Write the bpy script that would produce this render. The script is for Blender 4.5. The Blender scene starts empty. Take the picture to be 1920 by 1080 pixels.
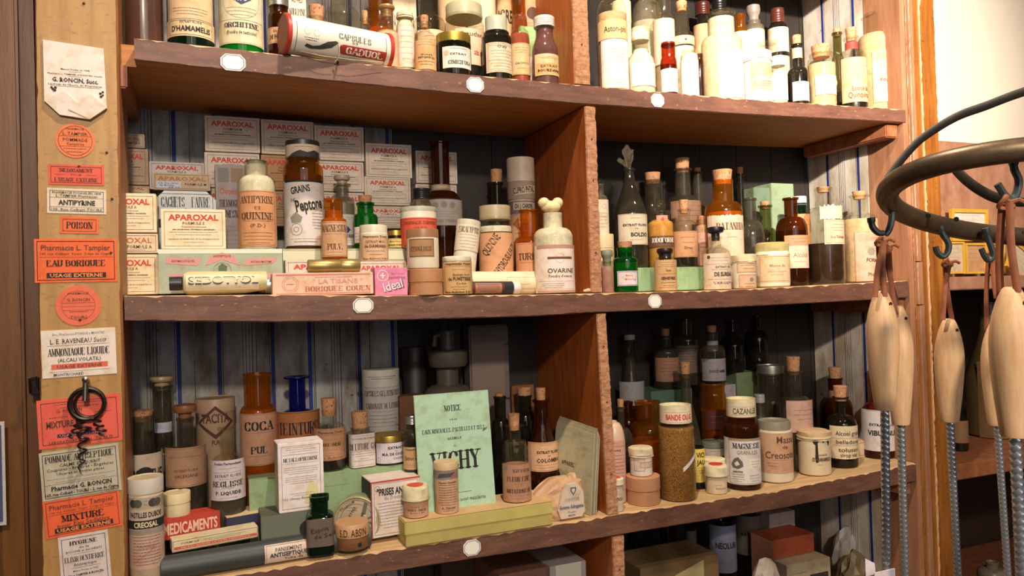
import bpy, bmesh, math, random
from mathutils import Vector, Matrix
random.seed(7)
sc = bpy.context.scene
COL = sc.collection
# ---------------------------------------------------------------- camera
FPX = 1400.0
TH = math.atan(FPX / 3440.0); PIT = 18 / FPX; RHO = .03
CAM = Vector((0, -1, 0))
FW = Vector((math.sin(TH) * math.cos(PIT), math.cos(TH) * math.cos(PIT), math.sin(PIT)))
R0 = Vector((math.cos(TH), -math.sin(TH), 0)); U0 = R0.cross(FW)
CR = R0 * math.cos(RHO) - U0 * math.sin(RHO); CU = U0 * math.cos(RHO) + R0 * math.sin(RHO)
cd = bpy.data.cameras.new('camera'); cam = bpy.data.objects.new('camera', cd); COL.objects.link(cam)
cd.sensor_width = 36; cd.lens = FPX / 1920 * 36; cd.clip_start = .02
m3 = Matrix((CR, CU, -FW)).transposed().to_4x4(); m3.translation = CAM
cam.matrix_world = m3
sc.camera = cam
# ---------------------------------------------------------------- view, world, light
sc.view_settings.view_transform = 'Standard'; sc.view_settings.look = 'None'
sc.view_settings.gamma = 1; sc.view_settings.use_curve_mapping = False
sc.view_settings.exposure = 0.0
sc.cycles.transparent_max_bounces = 24
sc.cycles.sample_clamp_indirect = 4
w = bpy.data.worlds.new('World'); sc.world = w; w.use_nodes = True
w.node_tree.nodes['Background'].inputs[0].default_value = (1, .86, .68, 1)
w.node_tree.nodes['Background'].inputs[1].default_value = .022
def lamp(name, kind, loc, target, power, color, size=.05, cone=60, blend=.6):
    l = bpy.data.lights.new(name, kind); l.energy = power; l.color = color
    o = bpy.data.objects.new(name, l); COL.objects.link(o); o.location = loc
    if kind == 'AREA': l.shape = 'RECTANGLE'; l.size, l.size_y = size
    else: l.shadow_soft_size = size
    if kind == 'SPOT': l.spot_size = math.radians(cone); l.spot_blend = blend
    d = Vector(target) - Vector(loc); o.rotation_euler = d.to_track_quat('-Z', 'Y').to_euler()
    return o
lamp('ceiling_spot_upper', 'SPOT', (.1, -2.15, .97), (1.12, 0, .57), 780, (1, .86, .74), .03, 31, 1.0)
lamp('ceiling_spot_wide', 'SPOT', (-.1, -2.2, .97), (.5, 0, 0), 120, (1, .83, .67), .06, 80, .8)
lamp('ceiling_spot_near', 'SPOT', (.28, -.50, 1.05), (.55, .02, -.1), 56, (1, .83, .67), .02, 110, .7)
lamp('ceiling_spot_right', 'SPOT', (1.0, -.95, 1.1), (1.3, 0, .1), 30, (1, .81, .66), .03, 90, .8)
lamp('added_fill_light', 'AREA', (.1, -2.7, .75), (.5, 0, 0), 15, (1, .88, .76), (2.2, 1.1))  # unseen area lamp added as warm fill, in place of ceiling bounce
lamp('room_window_daylight', 'AREA', (.15, -3.0, .1), (.5, 0, 0), 5, (.74, .82, 1), (.12, 1.3))
# ---------------------------------------------------------------- pixel helpers (photo frame 1920x1080)
def ray(u, v): return FW + CR * ((u - 960) / FPX) - CU * ((v - 540) / FPX)
def atY(u, v, Y=0.):
    d = ray(u, v); return CAM + d * ((Y + 1) / d.y)
def atX(u, v, X):
    d = ray(u, v); return CAM + d * (X / d.x)
def atD(u, v, D): return CAM + ray(u, v) * D
def scale(p): return FPX / (p - CAM).dot(FW)
def wid(wpx, p, u):  # metric width of a round thing wpx wide at pixel column u
    c = 1 / math.sqrt(1 + ((u - 960) / FPX) ** 2)
    return wpx / scale(p) * c
# ---------------------------------------------------------------- materials
MATS = {}
def lin(h):
    if not isinstance(h, str): return tuple(h) + (1,) if len(h) == 3 else h
    r = []
    for i in (0, 2, 4):
        c = int(h[i:i + 2], 16) / 255
        r.append(c / 12.92 if c <= .04045 else ((c + .055) / 1.055) ** 2.4)
    return tuple(r) + (1,)
def newmat(name):
    m = bpy.data.materials.new(name); m.use_nodes = True
    nt = m.node_tree; return m, nt, nt.nodes['Principled BSDF']
def coords(nt, sc_=(1, 1, 1), kind='Object'):
    t = nt.nodes.new('ShaderNodeTexCoord'); mp = nt.nodes.new('ShaderNodeMapping')
    mp.inputs['Scale'].default_value = sc_; nt.links.new(t.outputs[kind], mp.inputs[0]); return mp.outputs[0]
def noise(nt, vec, s, det=4, rough=.6):
    n = nt.nodes.new('ShaderNodeTexNoise'); n.inputs['Scale'].default_value = s
    n.inputs['Detail'].default_value = det; n.inputs['Roughness'].default_value = rough
    nt.links.new(vec, n.inputs['Vector']); return n.outputs['Fac']
def ramp(nt, fac, stops, interp='LINEAR'):
    r = nt.nodes.new('ShaderNodeValToRGB'); r.color_ramp.interpolation = interp
    e = r.color_ramp.elements
    while len(e) < len(stops): e.new(.5)
    for i, (p, c) in enumerate(stops): e[i].position = p; e[i].color = lin(c)
    nt.links.new(fac, r.inputs[0]); return r.outputs[0]
def mixc(nt, fac, a, b, mode='MIX'):
    n = nt.nodes.new('ShaderNodeMix'); n.data_type = 'RGBA'; n.blend_type = mode
    for sock, val in ((n.inputs['Factor'], fac), (n.inputs[6], a), (n.inputs[7], b)):
        if hasattr(val, 'is_output'): nt.links.new(val, sock)
        else: sock.default_value = val if isinstance(val, float) else lin(val)
    return n.outputs[2]
def bump(nt, p, h, s=.3, d=.002):
    b = nt.nodes.new('ShaderNodeBump'); b.inputs['Strength'].default_value = s; b.inputs['Distance'].default_value = d
    nt.links.new(h, b.inputs['Height']); nt.links.new(b.outputs[0], p.inputs['Normal'])
def flat(c, rough=.6, metal=0., var=0.0, vs=40, coat=0.):
    """plain or slightly mottled material, cached"""
    k = ('flat', c, rough, metal, var, vs, coat)
    if k in MATS: return MATS[k]
    m, nt, p = newmat('m_' + str(c)); L = lin(c)
    p.inputs['Roughness'].default_value = rough; p.inputs['Metallic'].default_value = metal
    if coat: p.inputs['Coat Weight'].default_value = coat
    if var:
        f = noise(nt, coords(nt), vs, 5, .65)
        dk = tuple(x * (1 - var) for x in L[:3]); lt = tuple(min(1, x * (1 + var * .4)) for x in L[:3])
        nt.links.new(ramp(nt, f, [(.3, dk), (.62, lt)]), p.inputs['Base Color'])
    else: p.inputs['Base Color'].default_value = L
    MATS[k] = m; return m
def paper(c):
    k = ('paper', c)
    if k in MATS: return MATS[k]
    m, nt, p = newmat('paper_' + c); L = lin(c); L = (L[0], L[1] * .97, min(1, L[2] * 1.10), 1)
    f = noise(nt, coords(nt), 45, 6, .7)
    st = tuple(a * b for a, b in zip(L[:3], (.84, .74, .58)))
    nt.links.new(ramp(nt, f, [(.34, st), (.52, L[:3])]), p.inputs['Base Color'])
    p.inputs['Roughness'].default_value = .7; MATS[k] = m; return m
def ink(c='22201c'): return flat(c, .7)
def glass(c, rough=.02, dusty=.0, film=None):
    k = ('glass', c, dusty, film)
    if k in MATS: return MATS[k]
    m = bpy.data.materials.new('glass_' + c); m.use_nodes = True; nt = m.node_tree; nt.nodes.clear()
    out = nt.nodes.new('ShaderNodeOutputMaterial'); tr = nt.nodes.new('ShaderNodeBsdfTransparent'); gl = nt.nodes.new('ShaderNodeBsdfGlossy')
    tr.inputs[0].default_value = lin(c); gl.inputs['Roughness'].default_value = .05
    geo = nt.nodes.new('ShaderNodeNewGeometry'); mm = nt.nodes.new('ShaderNodeMapRange')
    mm.inputs['To Min'].default_value = 1.5; mm.inputs['To Max'].default_value = 1 / 1.5
    nt.links.new(geo.outputs['Backfacing'], mm.inputs['Value'])
    fr = nt.nodes.new('ShaderNodeFresnel'); nt.links.new(mm.outputs[0], fr.inputs['IOR'])
    mx = nt.nodes.new('ShaderNodeMixShader'); nt.links.new(fr.outputs[0], mx.inputs[0]); nt.links.new(tr.outputs[0], mx.inputs[1]); nt.links.new(gl.outputs[0], mx.inputs[2])
    last = mx.outputs[0]
    # thin grime film on old glass; coloured glass gets a painted glow instead
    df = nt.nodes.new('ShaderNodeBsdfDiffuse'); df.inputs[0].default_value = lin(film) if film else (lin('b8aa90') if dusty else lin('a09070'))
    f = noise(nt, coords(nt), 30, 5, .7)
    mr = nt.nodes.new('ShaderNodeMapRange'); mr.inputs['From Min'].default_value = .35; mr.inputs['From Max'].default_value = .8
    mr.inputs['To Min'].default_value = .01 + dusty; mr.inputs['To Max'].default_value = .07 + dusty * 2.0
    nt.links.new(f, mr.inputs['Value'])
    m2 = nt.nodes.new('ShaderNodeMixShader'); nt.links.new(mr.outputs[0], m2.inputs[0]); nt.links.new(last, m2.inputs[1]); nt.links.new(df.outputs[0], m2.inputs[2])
    nt.links.new(m2.outputs[0], out.inputs[0]); MATS[k] = m; return m
GL = dict(clear='f3f3ea', grey='ccccc0', smoke='b8b4a4', amber='ecbc60', brown='94643e', dark='544c40', green='42b858', dgreen='4a7c58', blue='4050c4', olive='b4b480', red='bc6c40')
GLOW_FILM = dict(amber='b87020', brown='7a3e18', green='1c8a34', blue='22329c', red='8a3818', dgreen='2a5034')  # diffuse tints imitating light scattered through coloured glass
def G(n): return glass(GL[n], dusty=.10 if n == 'grey' else (.06 if n in GLOW_FILM else (.02 if n == 'smoke' else 0)), film=GLOW_FILM.get(n))
def wood(name, c1, c2, stretch=(2, 30, 30), rough=.55, bs=.25, scuff=None, s=6, sc_amt=.62):
    m, nt, p = newmat(name)
    v = coords(nt, stretch); f = noise(nt, v, s, 8, .62)
    c = ramp(nt, f, [(.28, c1), (.7, c2)])
    if scuff:
        g = noise(nt, coords(nt, (30, 30, 60)), 3.4, 8, .75)
        msk = ramp(nt, g, [(sc_amt, '000000'), (sc_amt + .05, 'ffffff')])
        c = mixc(nt, msk, c, scuff)
    nt.links.new(c, p.inputs['Base Color']); p.inputs['Roughness'].default_value = rough
    bump(nt, p, f, bs, .002); MATS[name] = m; return m
W_face = wood('shelf_face_paint', '54362c', '7e5644', (3, 30, 14), .55, .35, 'b8886a', 6, .60)
W_top = wood('shelf_top_bare', 'b08a5c', 'd8b888', (2, 26, 26), .75, .2)
W_under = wood('shelf_underside', '9a5c28', 'c4843e', (2, 22, 22), .6, .15)  # base colour raised to include light bounced up from the board below
W_div = wood('divider_side', '8c4418', 'b8662a', (20, 20, 3), .42, .12, '5e3014', 5, .66)
W_raw = wood('divider_raw_edge', '8c5a3e', 'cc9870', (40, 40, 60), .85, 1.0, None, 3)
W_post = wood('post_ochre_paint', '9c7440', 'bc9150', (16, 16, 1.6), .5, .2, '96704a', 4, .56)
W_postL = wood('post_side_paint', '7a4a2a', 'a06a40', (16, 16, 2), .5, .2, 'c89a60', 4, .66)
W_rpost = wood('right_post_varnish', '6e3c12', 'a0662a', (18, 18, 2), .38, .25, '5a2c10', 4, .60)
W_rtrim = wood('right_trim_wood', '8a5a40', 'a87c5c', (18, 18, 2.4), .45, .3, 'd0a078', 4, .68)
W_dark = wood('dark_jamb', '54300a', '704410', (18, 18, 1.5), .45, .2)
W_board = wood('reddish_board', '8c5c44', 'b08468', (8, 8, 5), .5, .15, 'd0a07c', 4, .62)
W_cleat = wood('cleat_wood', '84482c', 'a86c48', (10, 10, 10), .6, .3)
def stripes(name, axis, x0, base='a8a8a6', grime='a08c74'):
    """boards papered grey-white with blue and fine purple lines, period .136 m"""
    m, nt, p = newmat(name)
    t = nt.nodes.new('ShaderNodeTexCoord'); s = nt.nodes.new('ShaderNodeSeparateXYZ'); nt.links.new(t.outputs['Object'], s.inputs[0])
    def math_(op, a, b):
        n = nt.nodes.new('ShaderNodeMath'); n.operation = op
        nt.links.new(a, n.inputs[0]); n.inputs[1].default_value = b; return n.outputs[0]
    x = math_('DIVIDE', math_('SUBTRACT', s.outputs[axis], x0), .136)
    fr = nt.nodes.new('ShaderNodeMath'); fr.operation = 'FRACT'; nt.links.new(x, fr.inputs[0])
    bl, pu = '24388c', '5c4c64'
    st = [(0, bl), (.045, base), (.055, '484058'), (.065, base), (.27, pu), (.28, base), (.305, pu), (.315, base), (.34, pu), (.35, base), (.375, pu), (.385, base), (.56, '484058'), (.57, base), (.58, bl), (.625, base)]
    c = ramp(nt, fr.outputs[0], st, 'CONSTANT')
    d = ramp(nt, noise(nt, coords(nt, (3, 3, 1)), 7, 7, .7), [(.35, grime), (.6, 'ffffff')])
    c = mixc(nt, 1.0, c, d, 'MULTIPLY')
    sp = ramp(nt, noise(nt, coords(nt), 55, 3, .5), [(.26, '403028'), (.3, 'ffffff')])
    c = mixc(nt, .8, c, sp, 'MULTIPLY')
    nt.links.new(c, p.inputs['Base Color']); p.inputs['Roughness'].default_value = .7; return m
# ---------------------------------------------------------------- mesh accumulator
class MB:
    def __init__(s): s.v = []; s.f = []; s.mi = []; s.mats = []; s.sm = []
    def m(s, mat):
        if mat not in s.mats: s.mats.append(mat)
        return s.mats.index(mat)
    def add(s, vs, fs, mat, smooth=False):
        b = len(s.v); s.v += [tuple(x) for x in vs]; i = s.m(mat)
        for f in fs: s.f.append(tuple(b + k for k in f)); s.mi.append(i); s.sm.append(smooth)
    def lathe(s, pr, mat, n=32, sq=0., M=None, z0=0., smooth=True, wob=0.):
        vs = []; fs = []; k = len(pr)
        for (r, z) in pr:
            for i in range(n):
                a = 2 * math.pi * i / n; q = 1.
                if sq: q = (abs(math.cos(a)) ** sq + abs(math.sin(a)) ** sq) ** (-1 / sq)
                if wob: q *= 1 + wob * math.sin(a * 3 + z * 300) + wob * .6 * math.sin(a * 7 + 1)
                p = Vector((r * q * math.cos(a), r * q * math.sin(a), z + z0))
                vs.append(M @ p if M else p)
        for j in range(k - 1):
            for i in range(n):
                i2 = (i + 1) % n
                fs.append((j * n + i, j * n + i2, (j + 1) * n + i2, (j + 1) * n + i))
        if pr[0][0] > 1e-5: fs.append(tuple(range(n - 1, -1, -1)))
        if pr[-1][0] > 1e-5: fs.append(tuple((k - 1) * n + i for i in range(n)))
        s.add(vs, fs, mat, smooth)
    def box(s, x0, x1, y0, y1, z0, z1, mat, M=None, bev=0.0):
        if bev:
            bm = bmesh.new(); bmesh.ops.create_cube(bm, size=1)
            for vtx in bm.verts:
                vtx.co = Vector(((x0 + x1) / 2 + vtx.co.x * (x1 - x0), (y0 + y1) / 2 + vtx.co.y * (y1 - y0), (z0 + z1) / 2 + vtx.co.z * (z1 - z0)))
            bmesh.ops.bevel(bm, geom=bm.edges[:], offset=bev, segments=2, affect='EDGES')
            bm.verts.index_update(); vs = [M @ q.co if M else q.co.copy() for q in bm.verts]
            fs = [tuple(q.index for q in f.verts) for f in bm.faces]; bm.free(); s.add(vs, fs, mat); return
        vs = [Vector((x, y, z)) for x in (x0, x1) for y in (y0, y1) for z in (z0, z1)]
        if M: vs = [M @ q for q in vs]
        s.add(vs, [(0, 1, 3, 2), (4, 6, 7, 5), (0, 4, 5, 1), (2, 3, 7, 6), (0, 2, 6, 4), (1, 5, 7, 3)], mat)
    def tube(s, pts, rad, mat, n=10, flat_=1.0, closed=False, up=None):
        pts = [Vector(p) for p in pts]; K = len(pts)
        rr = rad if isinstance(rad, (list, tuple)) else [rad] * K
        vs = []; fs = []; N = None
        for i, p in enumerate(pts):
            t = (pts[(i + 1) % K] - pts[i - 1]) if closed else (pts[min(i + 1, K - 1)] - pts[max(i - 1, 0)])
            t.normalize()
            if N is None: N = Vector(up) if up else (Vector((0, 0, 1)) if abs(t.z) < .9 else Vector((0, 1, 0)))
            N = (N - t * N.dot(t)).normalized(); B = t.cross(N)
            for j in range(n):
                a = 2 * math.pi * j / n
                vs.append(p + N * (math.cos(a) * rr[i]) + B * (math.sin(a) * rr[i] * flat_))
        for i in range(K if closed else K - 1):
            i2 = (i + 1) % K
            for j in range(n):
                j2 = (j + 1) % n; fs.append((i * n + j, i2 * n + j, i2 * n + j2, i * n + j2))
        if not closed: fs.append(tuple(range(n))); fs.append(tuple((K - 1) * n + j for j in range(n - 1, -1, -1)))
        s.add(vs, fs, mat, True)
    def obj(s, name, parent=None):
        me = bpy.data.meshes.new(name); me.from_pydata(s.v, [], s.f)
        for m in s.mats: me.materials.append(m)
        me.polygons.foreach_set('material_index', s.mi); me.polygons.foreach_set('use_smooth', s.sm)
        me.validate(); me.update()
        if any(s.sm):
            try: me.set_sharp_from_angle(angle=math.radians(40))
            except Exception: pass
        o = bpy.data.objects.new(name, me); COL.objects.link(o)
        if parent: o.parent = parent
        return o
def thing(name, label, cat, loc=(0, 0, 0), rz=0., group=None):
    o = bpy.data.objects.new(name, None); COL.objects.link(o); o.empty_display_size = .02
    o.location = loc; o.rotation_euler = (0, 0, rz); o['label'] = label; o['category'] = cat
    if group: o['group'] = group
    return o
def tag(o, label, cat, group=None):
    o['label'] = label; o['category'] = cat
    if group: o['group'] = group
    return o
def struct(mb, name):
    o = mb.obj(name); o['kind'] = 'structure'; o['label'] = name.replace('_', ' '); return o
# ---------------------------------------------------------------- printing
TXT = {}
def glyphs(s, bold=0., fine=False):
    k = (s, bold, fine)
    if k in TXT: return TXT[k]
    cu = bpy.data.curves.new('t', 'FONT'); cu.body = s; cu.size = 1; cu.offset = bold; cu.resolution_u = 3 if fine else 1
    o = bpy.data.objects.new('t', cu); COL.objects.link(o)
    bpy.context.view_layer.update()
    dg = bpy.context.evaluated_depsgraph_get(); me = bpy.data.meshes.new_from_object(o.evaluated_get(dg))
    vs = [(v.co.x, v.co.y) for v in me.vertices]; fs = [tuple(p.vertices) for p in me.polygons]
    bpy.data.objects.remove(o); bpy.data.curves.remove(cu); bpy.data.meshes.remove(me)
    if vs:
        x0 = min(v[0] for v in vs); x1 = max(v[0] for v in vs)
    else: x0, x1 = 0, 1
    TXT[k] = (vs, fs, x0, max(x1 - x0, .01)); return TXT[k]
CAPH = .70
COLS = dict(k='23201c', r='c8402e', w='efe6d0', b='2c3a78', p='c06a70', g='8a8070', o='d0642c', n='5a3a24')
rnd = random.Random(3)
def refine(pts, faces, mx=.003):
    """split flat 2-D faces until no edge is longer than mx, so print follows a curved label"""
    bm = bmesh.new(); vv = [bm.verts.new((x, y, 0)) for x, y in pts]
    for f in faces:
        try: bm.faces.new([vv[i] for i in f])
        except ValueError: pass
    bmesh.ops.triangulate(bm, faces=bm.faces[:])
    for _ in range(4):
        e = [x for x in bm.edges if x.calc_length() > mx]
        if not e: break
        bmesh.ops.subdivide_edges(bm, edges=e, cuts=1, use_grid_fill=False); bmesh.ops.triangulate(bm, faces=bm.faces[:])
    bm.verts.index_update(); o = [(v.co.x, v.co.y) for v in bm.verts], [tuple(v.index for v in f.verts) for f in bm.faces]; bm.free(); return o
def printing(mb, spec, W, H, F, off0=.00025):
    """draw a label's print; spec items separated by | ; F(x, y, off) maps label coords (centre x, bottom y)"""
    for ii, it in enumerate(spec.split('|')):
        a = it.split('~'); k = a[0]
        off = off0 + ii * .00002
        def num(i, d): return float(a[i]) if len(a) > i and a[i] != '' else d
        def col(i, d='k'):
            c = a[i] if len(a) > i and a[i] else d
            return ink(COLS.get(c, c))
        def quad(x0, x1, y0, y1, m, o_):
            n = max(1, int(abs(x1 - x0) / .004)); q = max(1, int(abs(y1 - y0) / .003)); vs = []
            for i in range(n + 1):
                x = x0 + (x1 - x0) * i / n; vs += [F(x, y0 + (y1 - y0) * j / q, o_) for j in range(q + 1)]
            mb.add(vs, [(i * (q + 1) + j, (i + 1) * (q + 1) + j, (i + 1) * (q + 1) + j + 1, i * (q + 1) + j + 1) for i in range(n) for j in range(q)], m)
        if k == 'S':               # serif letterpress capitals, same fields as t
            yc = num(2, .5) * H; h = num(3, .1) * H; wf = num(4, .85) * W; xc = num(6, 0) * W; rot = math.radians(num(7, 0))
            serif(mb, a[1], xc, yc, h, wf, rot, F, off * 1.3, col(5))
        elif k == 't' or k == 'T':   # t~TEXT~yc~h~w~col~xc~rot
            yc = num(2, .5) * H; h = num(3, .1) * H; wf = num(4, .85) * W; xc = num(6, 0) * W; rot = math.radians(num(7, 0))
            vs, fs, x0, tw = glyphs(a[1], .03 if k == 'T' else .008, h > .006)
            sy = h / CAPH; sx = wf / tw
            c_, s_ = math.cos(rot), math.sin(rot); out = []
            for x, y in vs:
                X = (x - x0) * sx - wf / 2; Y = (y - CAPH / 2) * sy
                out.append(F(xc + X * c_ - Y * s_, yc + X * s_ + Y * c_, off * 1.3))
            mb.add(out, fs, col(5))
        elif k == 'b':             # b~inset~thick~col
            i = num(1, .05) * min(W, H); t = num(2, .0004); m = col(3)
            X = W / 2 - i
            quad(-X, X, i, i + t, m, off); quad(-X, X, H - i - t, H - i, m, off); quad(-X, -X + t, i, H - i, m, off); quad(X - t, X, i, H - i, m, off)
        elif k == 'd':             # d~yc~n~w~pitch~col   rows of fine, unreadable print
            n = int(num(2, 2)); pt = num(4, .06) * H; w_ = num(3, .8) * W; m = col(5, 'g'); xc = num(6, 0) * W
            for r in range(n):
                y = num(1, .5) * H - r * pt; ww = w_ * (1 if r < n - 1 else .75); x = -ww / 2
                hh = min(pt * .28, .0006)
                while x < ww / 2 - .0006:
                    l = rnd.uniform(.0008, .0034); l = min(l, ww / 2 - x); quad(xc + x, xc + x + l, y - hh / 2, y + hh / 2, m, off); x += l + .0006
        elif k == 'l': quad(-num(2, .8) * W / 2 + num(4, 0) * W, num(2, .8) * W / 2 + num(4, 0) * W, num(1, .5) * H - .00015, num(1, .5) * H + .00015, col(3), off)
        elif k == 'r': quad(num(3, -.5) * W, num(4, .5) * W, num(1, 0) * H, num(2, 1) * H, col(5), off * .8)
        elif k in 'oc':            # ring / disc  o~x~y~r~col~thick
            x, y, r = num(1, 0) * W, num(2, .5) * H, num(3, .2) * H; n = 20; t = num(5, .0005)
            if k == 'o':
                vs = []
                for i in range(n):
                    q = 2 * math.pi * i / n; vs += [F(x + r * math.cos(q), y + r * math.sin(q), off), F(x + (r - t) * math.cos(q), y + (r - t) * math.sin(q), off)]
                mb.add(vs, [(2 * i, (2 * i + 2) % (2 * n), (2 * i + 3) % (2 * n), 2 * i + 1) for i in range(n)], col(4))
            else:
                pv, pf = refine([(x + r * math.cos(2 * math.pi * i / n), y + r * math.sin(2 * math.pi * i / n)) for i in range(n)], [tuple(range(n))]); mb.add([F(a_, b_, off) for a_, b_ in pv], pf, col(4))
        elif k == 'P':             # polygon P~col~x,y,x,y,...
            q = [float(z) for z in a[2].split(',')]
            pv, pf = refine([(q[i] * W, q[i + 1] * H) for i in range(0, len(q), 2)], [tuple(range(len(q) // 2))]); mb.add([F(a_, b_, off) for a_, b_ in pv], pf, col(1))
# letterpress capitals: strokes on a 10 x 10 grid; upper-case thick stems, thin hairlines, slab serifs
GLY = dict(A='0,0,5,10 5,10,10,0! 2,3.5,8,3.5', B='1,0,1,10! 1,10,6,10,8.5,8.6,8.5,6.6,6,5.3,1,5.3 6,5.3,9,4,9,1.5,6,0,1,0', C='9.3,7.5,8,9.4,5.2,10,2.2,9,.8,6.5,.8,3.5,2.2,1,5.2,0,8,.6,9.3,2.5', D='1,0,1,10! 1,10,5.5,10,8.6,8,9.2,5,8.6,2,5.5,0,1,0',
 E='1,0,1,10! 1,10,8.6,10,8.6,7.8 1,5.2,6,5.2 1,0,9,0,9,2.4', F='1,0,1,10! 1,10,8.6,10,8.6,7.8 1,5.2,6,5.2', G='9,7.6,7.8,9.5,5,10,2.2,9,.8,6.5,.8,3.5,2.2,1,5,0,8.6,1,8.6,4.4,5.8,4.4', H='1,0,1,10! 9,0,9,10! 1,5,9,5', I='5,0,5,10!', J='6.5,10,6.5,2,5,0,2.6,0,1.4,2', K='1,0,1,10! 9,10,1.2,4.4 4,6.2,9.4,0!', L='1,0,1,10! 1,0,8.8,0,8.8,2.6',
 M='.8,0,.8,10 .8,10,5,1.5! 5,1.5,9.2,10 9.2,0,9.2,10!', N='1,0,1,10 1,10,9,0! 9,0,9,10', O='5,10,2,9,.8,6.5,.8,3.5,2,1,5,0,8,1,9.2,3.5,9.2,6.5,8,9,5,10', P='1,0,1,10! 1,10,6.4,10,8.8,8.8,8.8,6.2,6.4,5,1,5', Q='5,10,2,9,.8,6.5,.8,3.5,2,1,5,0,8,1,9.2,3.5,9.2,6.5,8,9,5,10 5.5,2.5,9.5,-1.4', R='1,0,1,10! 1,10,6.4,10,8.8,8.8,8.8,6.4,6.4,5.2,1,5.2 5.4,5.2,9.4,0!',
 S='8.6,7.6,7.6,9.6,5,10,2,9,1.2,7.2,2.4,5.6,7.2,4.4,8.8,2.8,7.8,.8,5,0,2.2,.6,1.1,2.6', T='5,0,5,10! .6,7.6,.8,10,9.2,10,9.4,7.6', U='1,10,1,3,2.4,.8,5,0,7.6,.8,9,3,9,10', V='.6,10,5,0! 5,0,9.4,10', W='.4,10,2.8,0! 2.8,0,5,8 5,8,7.2,0! 7.2,0,9.6,10', X='.8,10,9.2,0! .8,0,9.2,10', Y='.6,10,5,5! 5,5,9.4,10 5,0,5,5!', Z='1,7.6,1,10,9,10,1,0,9,0,9,2.4')
SERF = dict(A='0,0 10,0', B='', F='1,0', H='1,0 9,0 1,10 9,10', I='5,0 5,10', K='1,0 1,10 9,10 9,0', L='1,10', M='.8,0 9.2,0 .8,10 9.2,10', N='1,0 1,10 9,10', P='1,0', R='1,0', T='5,0', U='1,10 9,10', V='1,10 9,10', W='1,10 9,10', X='1,10 9,10 1,0 9,0', Y='1,10 9,10 5,0', J='6.5,10')
def serif(mb, s, xc, yc, h, wf, rot, F, off, mat):
    adv = {'I': .55, ' ': .5, '.': .4, "'": .35, '-': .6, 'M': 1.15, 'W': 1.15, '"': .5, ',': .4}
    tot = sum(adv.get(ch, 1.) for ch in s); cw = wf / tot; g = cw * .80; gy = h / 10; c_, s_ = math.cos(rot), math.sin(rot)
    tk = min(g * .33, h * .27); tn = tk * .36; x = -wf / 2; vs = []; fs = []
    def seg(x0, y0, x1, y1, w):
        dx, dy = x1 - x0, y1 - y0; L = math.hypot(dx, dy) or 1; nx, ny = -dy / L * w / 2, dx / L * w / 2; ex, ey = dx / L * w * .2, dy / L * w * .2
        b = len(vs)
        for X, Y in ((x0 + nx - ex, y0 + ny - ey), (x0 - nx - ex, y0 - ny - ey), (x1 - nx + ex, y1 - ny + ey), (x1 + nx + ex, y1 + ny + ey)): vs.append((X, Y))
        fs.append((b, b + 1, b + 2, b + 3))
    for ch in s:
        a = adv.get(ch, 1.) * cw; sc_ = (a - cw * .2) / 10 if ch != 'I' else g / 10
        ox = x + cw * .1 - (g * .5 - a * .5 + cw * .1 if ch == 'I' else 0)
        if ch in GLY:
            for st in GLY[ch].split():
                thick = st.endswith('!'); q = [float(z) for z in st.rstrip('!').split(',')]
                for i in range(0, len(q) - 2, 2):
                    dx, dy = abs(q[i + 2] - q[i]), abs(q[i + 3] - q[i + 1])
                    wdt = tk if (thick or (ch in 'BCDGOPQRSJU' and dy > dx)) else tn
                    seg(ox + q[i] * sc_, (q[i + 1] - 5) * gy, ox + q[i + 2] * sc_, (q[i + 3] - 5) * gy, wdt)
            for p_ in SERF.get(ch, '').split():
                px_, py_ = [float(z) for z in p_.split(',')]; d = -5 * gy * .0 + (tn / 2 if py_ < 5 else -tn / 2)
                seg(ox + px_ * sc_ - tk * .95, (py_ - 5) * gy + d, ox + px_ * sc_ + tk * .95, (py_ - 5) * gy + d, tn)
        elif ch in '.,': seg(ox, -h / 2 + tk / 2, ox + tk, -h / 2 + tk / 2, tk)
        elif ch in '\'"': seg(ox + tk / 2, h * .3, ox + tk / 2, h / 2, tk * .7)
        elif ch == '-': seg(ox, 0, ox + a * .6, 0, tn * 1.4)
        x += a
    mb.add([F(xc + X * c_ - Y * s_, yc + X * s_ + Y * c_, off) for X, Y in vs], fs, mat)
def cyl_F(R, face, zb, sq=0., M=None):
    def F(x, y, o):
        a = face + x / R; q = 1.
        if sq: q = (abs(math.cos(a)) ** sq + abs(math.sin(a)) ** sq) ** (-1 / sq)
        rr = R * q + o * (1 if not sq else 1.2); p = Vector((rr * math.cos(a), rr * math.sin(a), zb + y))
        return M @ p if M else p
    return F
def flat_F(M):
    return lambda x, y, o: M @ Vector((x, -o, y))
def label_patch(mb, W, H, F, col, off=.0002, tear=0.):
    n = max(6, int(W / .002)); vs = []
    for i in range(n + 1):
        x = -W / 2 + W * i / n; j = rnd.uniform(-1, 1) * tear * H
        vs += [F(x, 0 + abs(j) * .4, off), F(x, H - abs(j), off)]
    mb.add(vs, [(2 * i, 2 * i + 2, 2 * i + 3, 2 * i + 1) for i in range(n)], paper(col), True)
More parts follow.
